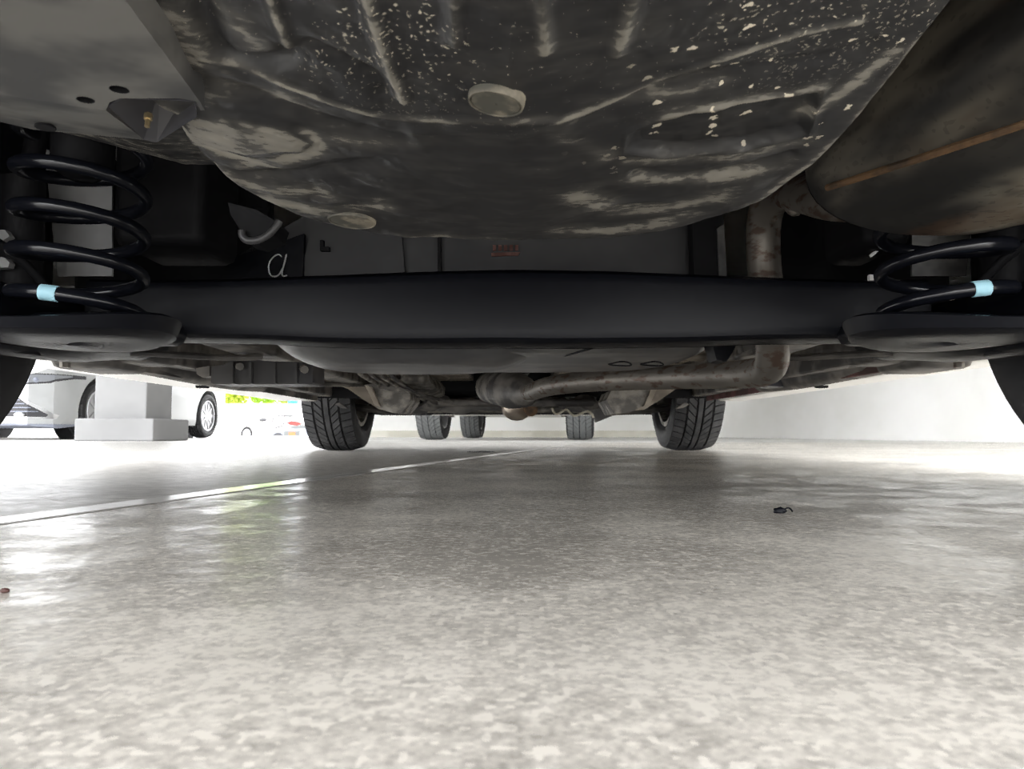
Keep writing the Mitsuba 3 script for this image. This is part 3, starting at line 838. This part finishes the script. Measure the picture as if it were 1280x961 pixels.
obj('shell', dish(0.02, 1.42, 0.345, 0.28, 0.194, 0.268, e=2.8, rnd=0.3), M_TANK, tk, smooth=40)
lobe = man(dish(-0.165, 1.32, 0.235, 0.215, 0.176, 0.262, e=2.3, rnd=0.5)) - man(prism([(436, 470), (449, 445), (488, 446), (472, 470)], 1.02, 0.36))
obj('lobe', tri(lobe), M_TANK, tk, smooth=30)
obj('strap', prism([(705, 446), (709, 443), (740, 433), (741, 436)], 1.095, 0.004), M_BLACKM, tk)
for px in (775, 815):
    obj('moulded_ring', tube(spline([at(px - 14, 455, 1.18), at(px - 5, 453, 1.18), at(px + 10, 453, 1.18), at(px + 14, 455, 1.18), at(px, 457, 1.18), at(px - 14, 455, 1.18)], 24), 0.0012, 6), M_BLACKM, tk)
obj('foil_wrap', prism([(888, 424), (893, 418), (925, 420), (916, 440), (908, 452), (896, 450)], 1.24, 0.05), M_BLACK, CAR)
obj('foil_wrap', prism([(925, 424), (945, 420), (944, 434), (930, 440)], 1.26, 0.03), M_DUSTYD, CAR)

# ---- floor pan, tunnel, ribs, side members
pan = obj('floor_pan', cat(bx(-0.80, -0.15, 1.18, 3.15, 0.275, 0.285), bx(0.15, 0.80, 1.18, 3.15, 0.275, 0.285)), M_DUSTY, CAR, label='dusty brown floor pan')
obj('tunnel', cat(bx(-0.16, -0.15, 1.18, 3.15, 0.275, 0.40), bx(0.15, 0.16, 1.18, 3.15, 0.275, 0.40), bx(-0.16, 0.16, 1.18, 3.15, 0.40, 0.41)), M_DUSTYD, pan)
for s in (-1, 1):
    for x_ in (0.24, 0.33, 0.42):
        obj('floor_rib', tube([[s * x_, 1.75, 0.277], [s * x_, 2.95, 0.277]], 0.011, 8), M_DUSTY, pan, smooth=50)
    obj('floor_rail', rbx(min(s * .50, s * .58), max(s * .50, s * .58), 1.2, 3.0, 0.235, 0.28, 0.008), M_DUSTYD, pan, smooth=30)
    obj('cross_rib', rbx(min(s * .16, s * .78), max(s * .16, s * .78), 1.34, 1.40, 0.255, 0.28, 0.008), M_DUSTY, pan, smooth=30)
    obj('cross_rib', rbx(min(s * .16, s * .78), max(s * .16, s * .78), 2.05, 2.10, 0.26, 0.28, 0.008), M_DUSTY, pan, smooth=30)
    for yy_ in np.arange(2.3, 2.9, 0.14):
        obj('floor_hole', shift(extr(Point(0, 0).buffer(0.022, 12), 0.002), s * (0.46 if yy_ < 2.5 else 0.38), yy_, 0.2735), M_BLACKM, pan)

for s in (-1, 1):
    lr = 'left' if s < 0 else 'right'
    X = lambda a, b: (min(s * a, s * b), max(s * a, s * b))
    sk = obj('sill', rbx(*X(0.72 if s < 0 else 0.765, 0.865), 1.20, 2.98, 0.190, 0.34, 0.010), M_WHITE, CAR, smooth=30, label=f'pale painted {lr} sill')
    obj('sill_flange', rbx(*X(0.66, 0.72 if s < 0 else 0.765), 1.22, 2.95, 0.205, 0.30, 0.006), M_DUSTYD, sk, smooth=30)
    obj('pinch_weld', rbx(*X(0.705, 0.713), 1.25, 2.90, 0.188, 0.215, 0.002), M_DUSTYD if s < 0 else M_RED, sk, label=None if s < 0 else 'dark red seam')
    obj('jacking_block', rbx(*X(0.76, 0.79), 1.99, 2.01, 0.184, 0.20, 0.003), M_BLACKM, sk)
    # link bar, bushing and bolt ahead of the spring seat
    obj('link_bar', tube(spline([[s * 0.66, 1.22, 0.190], [s * 0.62, 1.24, 0.196], [s * 0.50, 1.30, 0.196], [s * 0.42, 1.34, 0.200]], 14), 0.009, 10, 0.6), M_DUSTYD, CAR, smooth=50)
    obj('pivot_bracket', cat(rbx(*X(0.66, 0.76), 1.30, 1.46, 0.178, 0.26, 0.015), rbx(*X(0.60, 0.68), 1.34, 1.44, 0.19, 0.27, 0.012)), M_DUSTYD, CAR, smooth=30)
    obj('pivot_bolt', tube([[s * 0.712, 1.27, 0.176], [s * 0.712, 1.27, 0.205]], 0.008, 6), M_STEEL, CAR)
    for i in range(3):
        a = at(640 + s * (415 + 14 * i), 423, 1.14); b = at(640 + s * (462 + 12 * i), 440, 1.02)
        obj('floor_stiffener', tube([at(640 + s * (405 + 17 * i), 418, 1.5), at(640 + s * (462 + 12 * i), 438, 1.34)], 0.008, 8), M_DUSTY, CAR, smooth=50)
    obj('handbrake_cable', tube(spline([[s * 0.58, 1.1, 0.215], [s * 0.66, 1.5, 0.225], [s * 0.68, 2.0, 0.215], [s * 0.55, 2.6, 0.23], [s * 0.30, 3.0, 0.26]], 30), 0.008, 8), M_DUSTYD, CAR, smooth=50)
    obj('inner_member', tube(spline([[s * 0.74, 1.35, 0.215], [s * 0.72, 1.7, 0.21], [s * 0.70, 2.0, 0.205], [s * 0.69, 2.2, 0.21]], 20), 0.026, 10), M_DUSTYD, CAR, smooth=50)
    # ribbed splash shield
    if s < 0:
        sh = obj('splash_shield', prism([(264, 478), (264, 458), (280, 456), (290, 449), (302, 447), (320, 449), (330, 451), (388, 453), (391, 456), (391, 478), (388, 480), (268, 480)], 1.62, 0.10), M_PLASTIC, CAR, label='ribbed black plastic splash shield left of the tank')
        for px in (288, 311, 341, 368):
            obj('shield_rib', prism([(px, 479), (px, 452), (px + 3, 452), (px + 3, 479)], 1.605, 0.03), M_PLASTIC, sh)
        for px, py in ((297, 456), (378, 460)):
            obj('shield_clip', tube([at(px, py, 1.63), at(px + 3, py + 2, 1.60)], 0.008, 8), M_DUSTYD, sh)
        obj('shield_lug', prism([(245, 460), (262, 457), (262, 470), (254, 472), (246, 468)], 1.64, 0.03), M_DUSTYD, sh)
    else:
        sh = obj('splash_shield', prism([(990, 462), (1014, 463), (1014, 484), (985, 484), (960, 482), (980, 470)], 2.0, 0.10), M_PLASTIC, CAR, label='black plastic splash shield right of the exhaust elbow')
        obj('shield_lug', prism([(1015, 470), (1030, 470), (1030, 476), (1016, 477)], 2.0, 0.03), M_ALU, sh)
    # front wheel housing
    hs = [(-250, 470), (-205, 486), (-185, 500), (-165, 512), (-132, 514), (-128, 494), (-170, 484), (-215, 470)]
    obj('wheel_housing_panel', prism([(640 - s * a, b) for a, b in hs], 2.75, 0.03), M_DUSTY, CAR)
    # front rail end with its sloped faces
    blk = [(-184, 481), (-168, 510), (-150, 516), (-138, 516), (-127, 500), (-128, 484), (-150, 478)] if s < 0 else [(-178, 484), (-170, 502), (-156, 512), (-140, 517), (-128, 517), (-118, 500), (-124, 488)]
    fr = obj('front_rail_end', prism([(640 - s * a if s > 0 else 640 + a, b) for a, b in blk], 2.70, 0.28), M_ALU, CAR, smooth=20)
    obj('rail_rib', prism([(640 + s * a, b) for a, b in [(184, 481), (172, 506), (165, 508), (176, 482)]], 2.68, 0.05), M_DUSTY, fr)
    obj('control_arm', tube(spline([[s * 0.66, FA, 0.18], [s * 0.5, FA - 0.02, 0.165], [s * 0.36, FA - 0.12, 0.17], [s * 0.28, FA - 0.25, 0.20]], 16), np.linspace(0.03, 0.045, 16), 10, 0.5), M_DUSTYD, CAR, smooth=50)
    obj('drive_shaft', tube([[s * 0.24, FA, 0.24], [s * 0.34, FA, 0.245], [s * 0.36, FA, 0.245], [s * 0.60, FA, 0.29], [s * 0.66, FA, 0.30]], [0.045, 0.04, 0.016, 0.016, 0.04], 12), M_BLACKM, CAR, smooth=40)
    obj('front_liner', cat(bx(*X(0.57, 0.59), 2.98, 3.72, 0.36, 0.6), bx(*X(0.56, 0.86), 2.93, 2.96, 0.20, 0.5)), M_BLACKM, CAR)
    obj('mud_flap', prism([(640 + s * a, b) for a, b in [(216, 503), (205, 511), (214, 510), (222, 505)]], 2.92, 0.03), M_DUSTYD, CAR)

# ---- engine side: gearbox, oil pan, bars, lines
gb = obj('gearbox', tri(m3.Manifold.batch_hull([man(prism([(530, 478), (545, 470), (556, 484), (555, 494), (540, 500), (535, 498)], 3.05, 0.02)), man(prism([(500, 468), (533, 466), (540, 480), (508, 482)], 2.75, 0.02))])), M_ALU, CAR, smooth=20, label='dusty cast gearbox casing')
obj('gearbox_mount', rbx(*(lambda a, b: (a[0], b[0]))(at(504, 467, 2.7), at(532, 480, 2.7)), 2.66, 2.74, at(504, 480, 2.7)[2], at(504, 467, 2.7)[2], 0.012), M_ALU, gb, smooth=30)
obj('engine_block', cat(rbx(-0.38, 0.36, 3.12, 3.62, 0.215, 0.50, 0.03)), M_BLACKM, CAR, smooth=30)
obj('oil_pan', rbx(-0.10, 0.22, 3.2, 3.5, 0.175, 0.22, 0.02), M_DUSTYD, CAR, smooth=30)
obj('gearbox_pan', rbx(-0.36, -0.14, 3.2, 3.5, 0.165, 0.22, 0.02), M_DUSTYD, CAR, smooth=30)
obj('front_crossmember', rbx(at(548, 502, 3.05)[0], at(742, 502, 3.05)[0], 3.02, 3.08, at(640, 508, 3.05)[2], at(640, 499, 3.05)[2], 0.01), M_DUSTYD, CAR, smooth=30)
for i in range(4):
    q = [at(450 + 13 * i, 466 + i, 2.2), at(462 + 12 * i, 474 + i, 2.35), at(478 + 11 * i, 482 + i, 2.55), at(505 + 12 * i, 491 + 2 * i, 2.85), at(530 + 12 * i, 499 + i, 3.0)]
    obj('brake_line', tube(spline(q, 20), 0.006 if i else 0.008, 8), M_DUSTYD if i % 2 else M_ALU, CAR, smooth=50)
obj('line_clamp', prism([(455, 481), (480, 478), (500, 484), (512, 488), (500, 489), (470, 485)], 2.5, 0.02), M_ALU, CAR)
obj('hose_cluster', cat(*[tube(spline([at(605 + 6 * i, 472 + 2 * (i % 3), 2.95), at(612 + 5 * i, 480, 2.9), at(620 + 6 * i, 478, 3.0)], 10), 0.01, 8) for i in range(6)]), M_DUSTYD, CAR, smooth=50)
obj('heat_shield_bracket', prism([(640, 470), (662, 466), (655, 474), (642, 485), (636, 482)], 2.5, 0.02), M_DUSTYD, CAR)
obj('steering_rack', tube([at(535, 512, 3.2), at(745, 512, 3.2)], 0.014, 10), M_ALU, CAR, smooth=50)
obj('wire_loom', tube(spline([at(690, 510, 3.1), at(700, 516, 3.1), at(708, 512, 3.1), at(716, 519, 3.1), at(728, 516, 3.1), at(742, 522, 3.1)], 24), 0.005, 6), M_CHIP, CAR, smooth=50)
obj('subframe_arm', prism([(535, 505), (560, 503), (605, 506), (640, 510), (636, 514), (600, 512), (575, 518), (548, 514)], 3.15, 0.04), M_DUSTYD, CAR)
obj('subframe_arm', prism([(690, 506), (745, 509), (762, 512), (765, 520), (745, 528), (742, 516), (712, 514)], 3.15, 0.04), M_DUSTYD, CAR)
obj('front_undertray', cat(bx(-0.70, 0.70, 3.70, 3.86, 0.160, 0.50), bx(-0.6, 0.6, 3.2, 3.9, 0.5, 0.52), bx(-0.62, -0.38, 3.5, 3.8, 0.155, 0.3)), M_BLACKM, CAR)

# ---- wheels of this car
wheel(CAR, TR(-0.717, FA, 0.31), -1, 0.31, 0.195, 0.205, label='front left wheel with grooved tyre')
wheel(CAR, TR(0.727, FA, 0.31), 1, 0.31, 0.195, 0.205, label='front right wheel with grooved tyre')
wheel(CAR, TR(-0.757, RA, 0.31), -1, 0.31, 0.195, 0.205, label='rear left wheel cut by the left edge')
wheel(CAR, TR(0.757, RA, 0.31), 1, 0.31, 0.195, 0.205, label='rear right wheel cut by the right edge')

# ---- body shell above
sc = 4.12 / 4.85
side = [((y + 2.43) * sc - 0.03, z) for y, z in SEDAN_SIDE]
side = [(y, z) for y, z in side]
side[-1] = (side[-1][0], 0.30); side[0] = (side[0][0], 0.40); side[-2] = (side[-2][0], 0.30); side[-3] = (side[-3][0], 0.22)
plan = [(x * 0.875 / 0.9, (y + 2.43) * sc - 0.03) for x, y in SEDAN_PLAN]
sect = [(x * 0.875 / 0.9, z) for x, z in SEDAN_SECT]
shell = body_solid(side, plan, sect, [(RA, 0.31), (FA, 0.31)], 0.355)
cav = man(cat(bx(-0.80, 0.80, 0.02, 3.9, 0.0, 0.56)))
obj('body', tri(shell - cav), M_WHITE, CAR, smooth=25, label='pale painted body shell')
big = body_solid(side, plan, sect, [], grow=0.004)
obj('side_glass', region(big, [(0.75, 1.02), (1.0, 1.25), (1.5, 1.38), (2.1, 1.38), (2.75, 1.05)], 'x', -1.0, 1.0), M_GLASS, CAR)

# ================================================================= other cars
def sedan(k, M, paint, R=0.33, wheels=(0, 1, 2, 3), detail=True, rub=M_RUBBER, steer=0.0, glass=M_GLASS, arch=0.05):
    fit_ = (R + arch) / (R + 0.05)
    s = body_solid(SEDAN_SIDE, SEDAN_PLAN, SEDAN_SECT, [(1.43, R), (-1.42, R)], R + arch)
    obj('body', place(tri(s), M), paint, k, smooth=25)
    big = body_solid(SEDAN_SIDE, SEDAN_PLAN, SEDAN_SECT, [(1.43, R), (-1.42, R)], R + arch, grow=0.004)
    big2 = body_solid(SEDAN_SIDE, SEDAN_PLAN, SEDAN_SECT, [(1.43, R), (-1.42, R)], R + arch, grow=0.010)
    for y_ in (1.43, -1.42):
        for x_ in (-0.552, 0.552):
            obj('arch_liner', place(tube([[x_, y_, R], [x_ * 1.02, y_, R]], (R + 0.049) * fit_, 32), M), M_BLACKM, k)
    obj('side_glass', place(region(big, [(-1.5, 1.08), (-1.0, 1.33), (-0.4, 1.38), (0.1, 1.36), (0.75, 1.08)], 'x', -1.2, 1.2), M), glass, k)
    obj('windscreen', place(region(big, [(-0.62, 1.08), (0.62, 1.08), (0.5, 1.40), (-0.5, 1.40)], 'y', 0.2, 1.3), M), glass, k)
    if detail:
        for s_ in (-1, 1):
            hl = obj('headlamp', place(region(big, [(s_ * x, z) for x, z in [(0.34, 0.56), (0.62, 0.575), (0.80, 0.60), (0.90, 0.67), (0.90, 0.70), (0.34, 0.69)]], 'y', 1.72, 2.6), M), M_GRILLE, k, label='clear headlamp')
            obj('lens', place(region(big2, [(s_ * x, z) for x, z in [(0.36, 0.575), (0.62, 0.59), (0.79, 0.615), (0.88, 0.675), (0.88, 0.69), (0.36, 0.678)]], 'y', 1.74, 2.6), M), M_LAMP, hl)
            obj('projector', place(shift(trimesh.creation.icosphere(2, 0.05), s_ * 0.68, 2.27, 0.63), M), M_PALEBLUE, hl, smooth=True)
            obj('fog_lamp', place(shift(trimesh.creation.icosphere(2, 1.0).apply_scale([0.06, 0.03, 0.028]), s_ * 0.60, 2.385, 0.262), M), M_CHROME, k, smooth=True)
        outl = [(-0.50, 0.22), (0.50, 0.22), (0.83, 0.22), (0.84, 0.26), (0.56, 0.49), (0.50, 0.51), (-0.50, 0.51), (-0.56, 0.49), (-0.84, 0.26), (-0.83, 0.22)]
        inn = [(-0.78, 0.24), (0.78, 0.24), (0.79, 0.265), (0.53, 0.475), (0.48, 0.49), (-0.48, 0.49), (-0.53, 0.475), (-0.79, 0.265)]
        gr = obj('grille', place(region(big, outl, 'y', 1.9, 2.6), M), M_CHROME, k, label='chrome framed lower grille')
        obj('mesh', place(region(big2, inn, 'y', 1.9, 2.6), M), M_GRILLE, gr)
        big3 = body_solid(SEDAN_SIDE, SEDAN_PLAN, SEDAN_SECT, [], grow=0.016)
        for z in (0.29, 0.33, 0.37, 0.41, 0.45):
            wx = np.interp(z, [0.265, 0.475], [0.76, 0.52])
            obj('slat', place(region(big3, [(-wx, z), (wx, z), (wx, z + 0.010), (-wx, z + 0.010)], 'y', 1.95, 2.6), M), M_PALEBLUE, gr)
        obj('lower_lip', place(region(big2, [(-0.9, 0.10), (0.9, 0.10), (0.9, 0.165), (-0.9, 0.165)], 'y', 1.7, 2.6), M), M_PALEBLUE, k)
        for s_ in (-1, 1):
            obj('shut_line', place(region(big, [(0.95, 0.2), (0.965, 0.2), (0.965, 0.95), (0.95, 0.95)], 'x', min(0.6 * s_, s_), max(0.6 * s_, s_)), M), M_GRILLE, k)
            obj('wing_mirror', place(shift(rbx(-0.09, 0.09, -0.06, 0.06, -0.055, 0.055, 0.03), s_ * 0.98, 0.62, 0.98), M), paint, k, smooth=40)
    for i, (x, y) in enumerate([(-0.78, 1.43), (0.78, 1.43), (-0.78, -1.42), (0.78, -1.42)]):
        if i in wheels:
            wheel(k, M @ TR(x, y, R, steer if y > 0 else 0.0), -1 if x < 0 else 1, R, 0.21, R * 0.68, alloy=True, rub=rub, nb=30)
    return k


Fh = (-0.122, -0.9925)
ks = thing('car', 'silver sedan at the left, partly hidden by the white pillar', 'car')
fr_, rr_ = np.array([-4.84, 9.25]), np.array([-4.66, 12.05])
mid = (fr_ + rr_) / 2
hd = (fr_ - rr_) / np.linalg.norm(fr_ - rr_)
rt = np.array([hd[1], -hd[0]])
o = mid + rt * 0.80
sedan(ks, car_frame(o[0], o[1], 0, *hd), M_SILVER, steer=0.0)
ks = thing('car', 'white car mostly hidden behind the silver sedan, one tyre showing under its bumper', 'car')
o2 = o + rt * 2.1 + hd * -0.35
sedan(ks, car_frame(o2[0], o2[1], 0, *hd), M_WHITE, detail=False, R=0.33)
ks = thing('car', 'sunlit white car far outdoors between the silver sedan and the front left tyre', 'car')
fo = at(322, 541, 38.0)
FM = car_frame(fo[0], 38.0, -0.30, -0.5, -0.86)
sedan(ks, FM, M_WHITE, detail=False, rub=M_RUBBERG, glass=M_GLAREGLASS, arch=0.006)
for s_ in (1, -1):
    obj('wing_mirror', place(shift(rbx(-0.16, 0.16, -0.1, 0.1, -0.075, 0.075, 0.05), s_ * 1.02, 0.62, 0.97), FM), M_GRILLE, ks, smooth=40)
obj('roof_edge', place(tube(spline([[-0.72, 0.62, 1.15], [-0.56, 0.36, 1.39], [0.0, 0.34, 1.46], [0.56, 0.36, 1.39], [0.72, 0.62, 1.15]], 30), 0.02, 8), FM), M_GRILLE, ks, smooth=50)

tc = thing('vehicle', 'small pale grey vehicle with a red lamp far off beside the front left tyre', 'vehicle')
Y = 33.0
obj('lower_body', prism([(335, 537), (386, 535), (388, 549), (335, 549)], Y, 0.8), M_PALEBLUE, tc)
obj('exhaust', prism([(341, 544), (345, 541), (350, 541), (353, 544), (350, 547), (345, 547)], Y - 0.05, 0.1), M_GRILLE, tc, label='dark oval fitting')
obj('reflector', prism([(361, 540), (369, 540), (369, 546), (361, 546)], Y - 0.05, 0.1), M_AMBER, tc, label='orange reflector')
obj('bracket', prism([(355, 539), (374, 539), (374, 548), (355, 548)], Y - 0.03, 0.1), M_RUBBERG, tc)
obj('upper_body', prism([(338, 537), (341, 522), (352, 519), (372, 521), (386, 528), (388, 535)], Y + 0.1, 0.8), M_WHITE, tc)
obj('tail_lamp', prism([(358, 528), (365, 526), (372, 527), (378, 530), (370, 532), (362, 531)], Y + 0.05, 0.1), M_TAIL, tc, label='red tail lamp')
obj('side_panel', prism([(362, 533), (380, 531), (386, 535), (384, 537), (364, 535)], Y + 0.04, 0.1), M_RUBBERG, tc)
obj('screen_frame', tube([at(340, 527, Y), at(343, 520, Y), at(356, 519, Y), at(354, 532, Y), at(343, 535, Y)], 0.025, 6), M_GRILLE, tc)
obj('rack', prism([(350, 519), (362, 518), (370, 519), (362, 521)], Y, 0.1), M_RUBBERG, tc)

bb_ = obj('water_barrel', shift(lathe_x([(0, 0.002), (0, 0.27), (0.05, 0.29), (0.45, 0.29), (0.5, 0.27), (0.5, 0.002)], 24).apply_transform(trimesh.geometry.align_vectors([1, 0, 0], [0, 0, 1])), at(366, 509, 47.15)[0], 47.15, 1.80), M_BLUE, smooth=40)
tag(bb_, 'bright blue barrel on the white boundary wall above the front left tyre', 'barrel')


def tree(px, Y, z0, z1, rad, mat, label, seed):
    r = np.random.default_rng(seed)
    x = at(px, 500, Y)[0]
    k = thing('tree', label, 'tree', 'sunlit trees behind the white boundary wall')
    obj('trunk', tube(spline([[x, Y, -0.3], [x + 0.05, Y, 0.9], [x - 0.05, Y + 0.05, z0 + 0.5]], 10), np.linspace(0.12, 0.07, 10), 8), M_BARK, k, smooth=50)
    n = 2600
    d = r.normal(size=(n, 3)); d /= np.linalg.norm(d, axis=1, keepdims=True)
    p = np.array([x, Y, (z0 + z1) / 2]) + d * (r.random((n, 1)) ** 0.4) * [rad, rad, (z1 - z0) / 2]
    a = r.normal(size=(n, 3)); a /= np.linalg.norm(a, axis=1, keepdims=True)
    b = np.cross(a, r.normal(size=(n, 3))); b /= np.linalg.norm(b, axis=1, keepdims=True)
    s = r.uniform(0.08, 0.16, (n, 1))
    v = np.stack([p - a * s * 1.3, p + b * s * 0.6, p + a * s * 1.3, p - b * s * 0.6], 1).reshape(-1, 3)
    i = np.arange(n)[:, None] * 4
    kk_ = obj('foliage', (v, i + [[0, 1, 2, 3]]), mat, k)
    labels[kk_] = {'label': 'yellow green foliage', 'kind': 'stuff'}


tree(294, 50, 1.5, 5.2, 1.05, 'mat_leaf_light', 'left tree of bright yellow-green foliage over the outdoor wall', 1)
tree(334, 55, 1.6, 5.6, 1.35, 'mat_leaf', 'right tree of bright green foliage over the outdoor wall', 2)
tree(358, 48.6, 1.4, 2.9, 0.32, 'mat_leaf_light', 'small yellowish bush beside the blue barrel outdoors', 3)
del labels['tree_002']['group']

# ---- vehicle ahead: only its tyres show below the car
SU = thing('car', 'vehicle parked ahead, its three wide tyres showing between the front wheels', 'car')
a6 = math.radians(6.0)
SM = car_frame(-0.06, 8.4, 0, math.sin(a6), math.cos(a6))
SUV_SIDE = [(-0.95, 0.40), (-1.0, 0.7), (-0.95, 1.2), (-0.7, 1.7), (-0.3, 1.78), (1.7, 1.78), (2.5, 1.2), (3.4, 1.08), (3.6, 0.8), (3.62, 0.45), (3.4, 0.30), (2.4, 0.30), (-0.5, 0.30)]
SUV_PLAN = mirror_poly([(0.75, -1.0), (0.9, -0.8), (0.93, 0.5), (0.93, 2.6), (0.85, 3.2), (0.6, 3.62)])
SUV_SECT = mirror_poly([(0.86, 0.28), (0.92, 0.5), (0.93, 0.9), (0.88, 1.15), (0.75, 1.7), (0.65, 1.78)])
ss = body_solid(SUV_SIDE, SUV_PLAN, SUV_SECT, [(0, 0.36), (2.7, 0.36)], 0.42)
obj('body', place(tri(ss), SM), M_WHITE, SU, smooth=25)
obj('glass', place(region(body_solid(SUV_SIDE, SUV_PLAN, SUV_SECT, [], grow=0.004), [(-0.7, 1.2), (-0.5, 1.65), (1.6, 1.65), (2.2, 1.22)], 'x', -1, 1), SM), M_GLASS, SU)
for x, y in ((-0.77, 0), (0.77, 0), (-0.77, 2.7), (0.77, 2.7)):
    wheel(SU, SM @ TR(x, y, 0.36), -1 if x < 0 else 1, 0.36, 0.255, 0.235, rub=M_RUBBERG, vee=True, nb=44, alloy=True)
obj('rear_axle', place(tube([[-0.7, 0, 0.36], [0.7, 0, 0.36]], 0.04, 12), SM), M_DUSTYD, SU, smooth=50)
for s_ in (-1, 1):
    obj('damper', place(tube([[s_ * 0.60, 0.1, 0.24], [s_ * 0.58, 0.12, 0.6]], 0.03, 10), SM), M_ALU, SU, smooth=50)

# ---- small things on the floor
c = at(977, 640, 0.725)
sc_ = trimesh.creation.icosphere(2, 1.0)
sc_.vertices = sc_.vertices * (1 + 0.5 * (meshkit.noise(sc_.vertices * 2.2, 4)[:, None] - 0.4))
d1 = sc_.copy(); d1.vertices = d1.vertices * [0.0055, 0.004, 0.003] + [c[0] - 0.001, 0.725, 0.0022]
d2 = tube(spline([[c[0] + 0.002, 0.725, 0.003], [c[0] + 0.007, 0.726, 0.0045], [c[0] + 0.0105, 0.727, 0.0012]], 8), 0.0007, 6)
tag(obj('rubber_scrap', cat(d1, d2), M_BLACK, smooth=30), 'tiny black scrap lying on the concrete right of centre', 'debris')
sp_ = trimesh.creation.icosphere(3, 1.0)
sp_.vertices = sp_.vertices * [0.055, 0.10, 0.0015] + [at(601, 564, 3.0)[0], 3.05, 0.0002]
tag(obj('oil_spot', sp_, M_BLACK, smooth=True), 'dark oil spot on the floor between the front tyres', 'stain')
lf = trimesh.creation.icosphere(1, 1.0).apply_scale([0.0022, 0.0016, 0.0012])
c = atz(6, 738, 0.001)
tag(obj('leaf_fragment', shift(lf, c[0], c[1], 0.001), M_RED), 'tiny red-brown fragment on the floor at the left edge', 'debris')
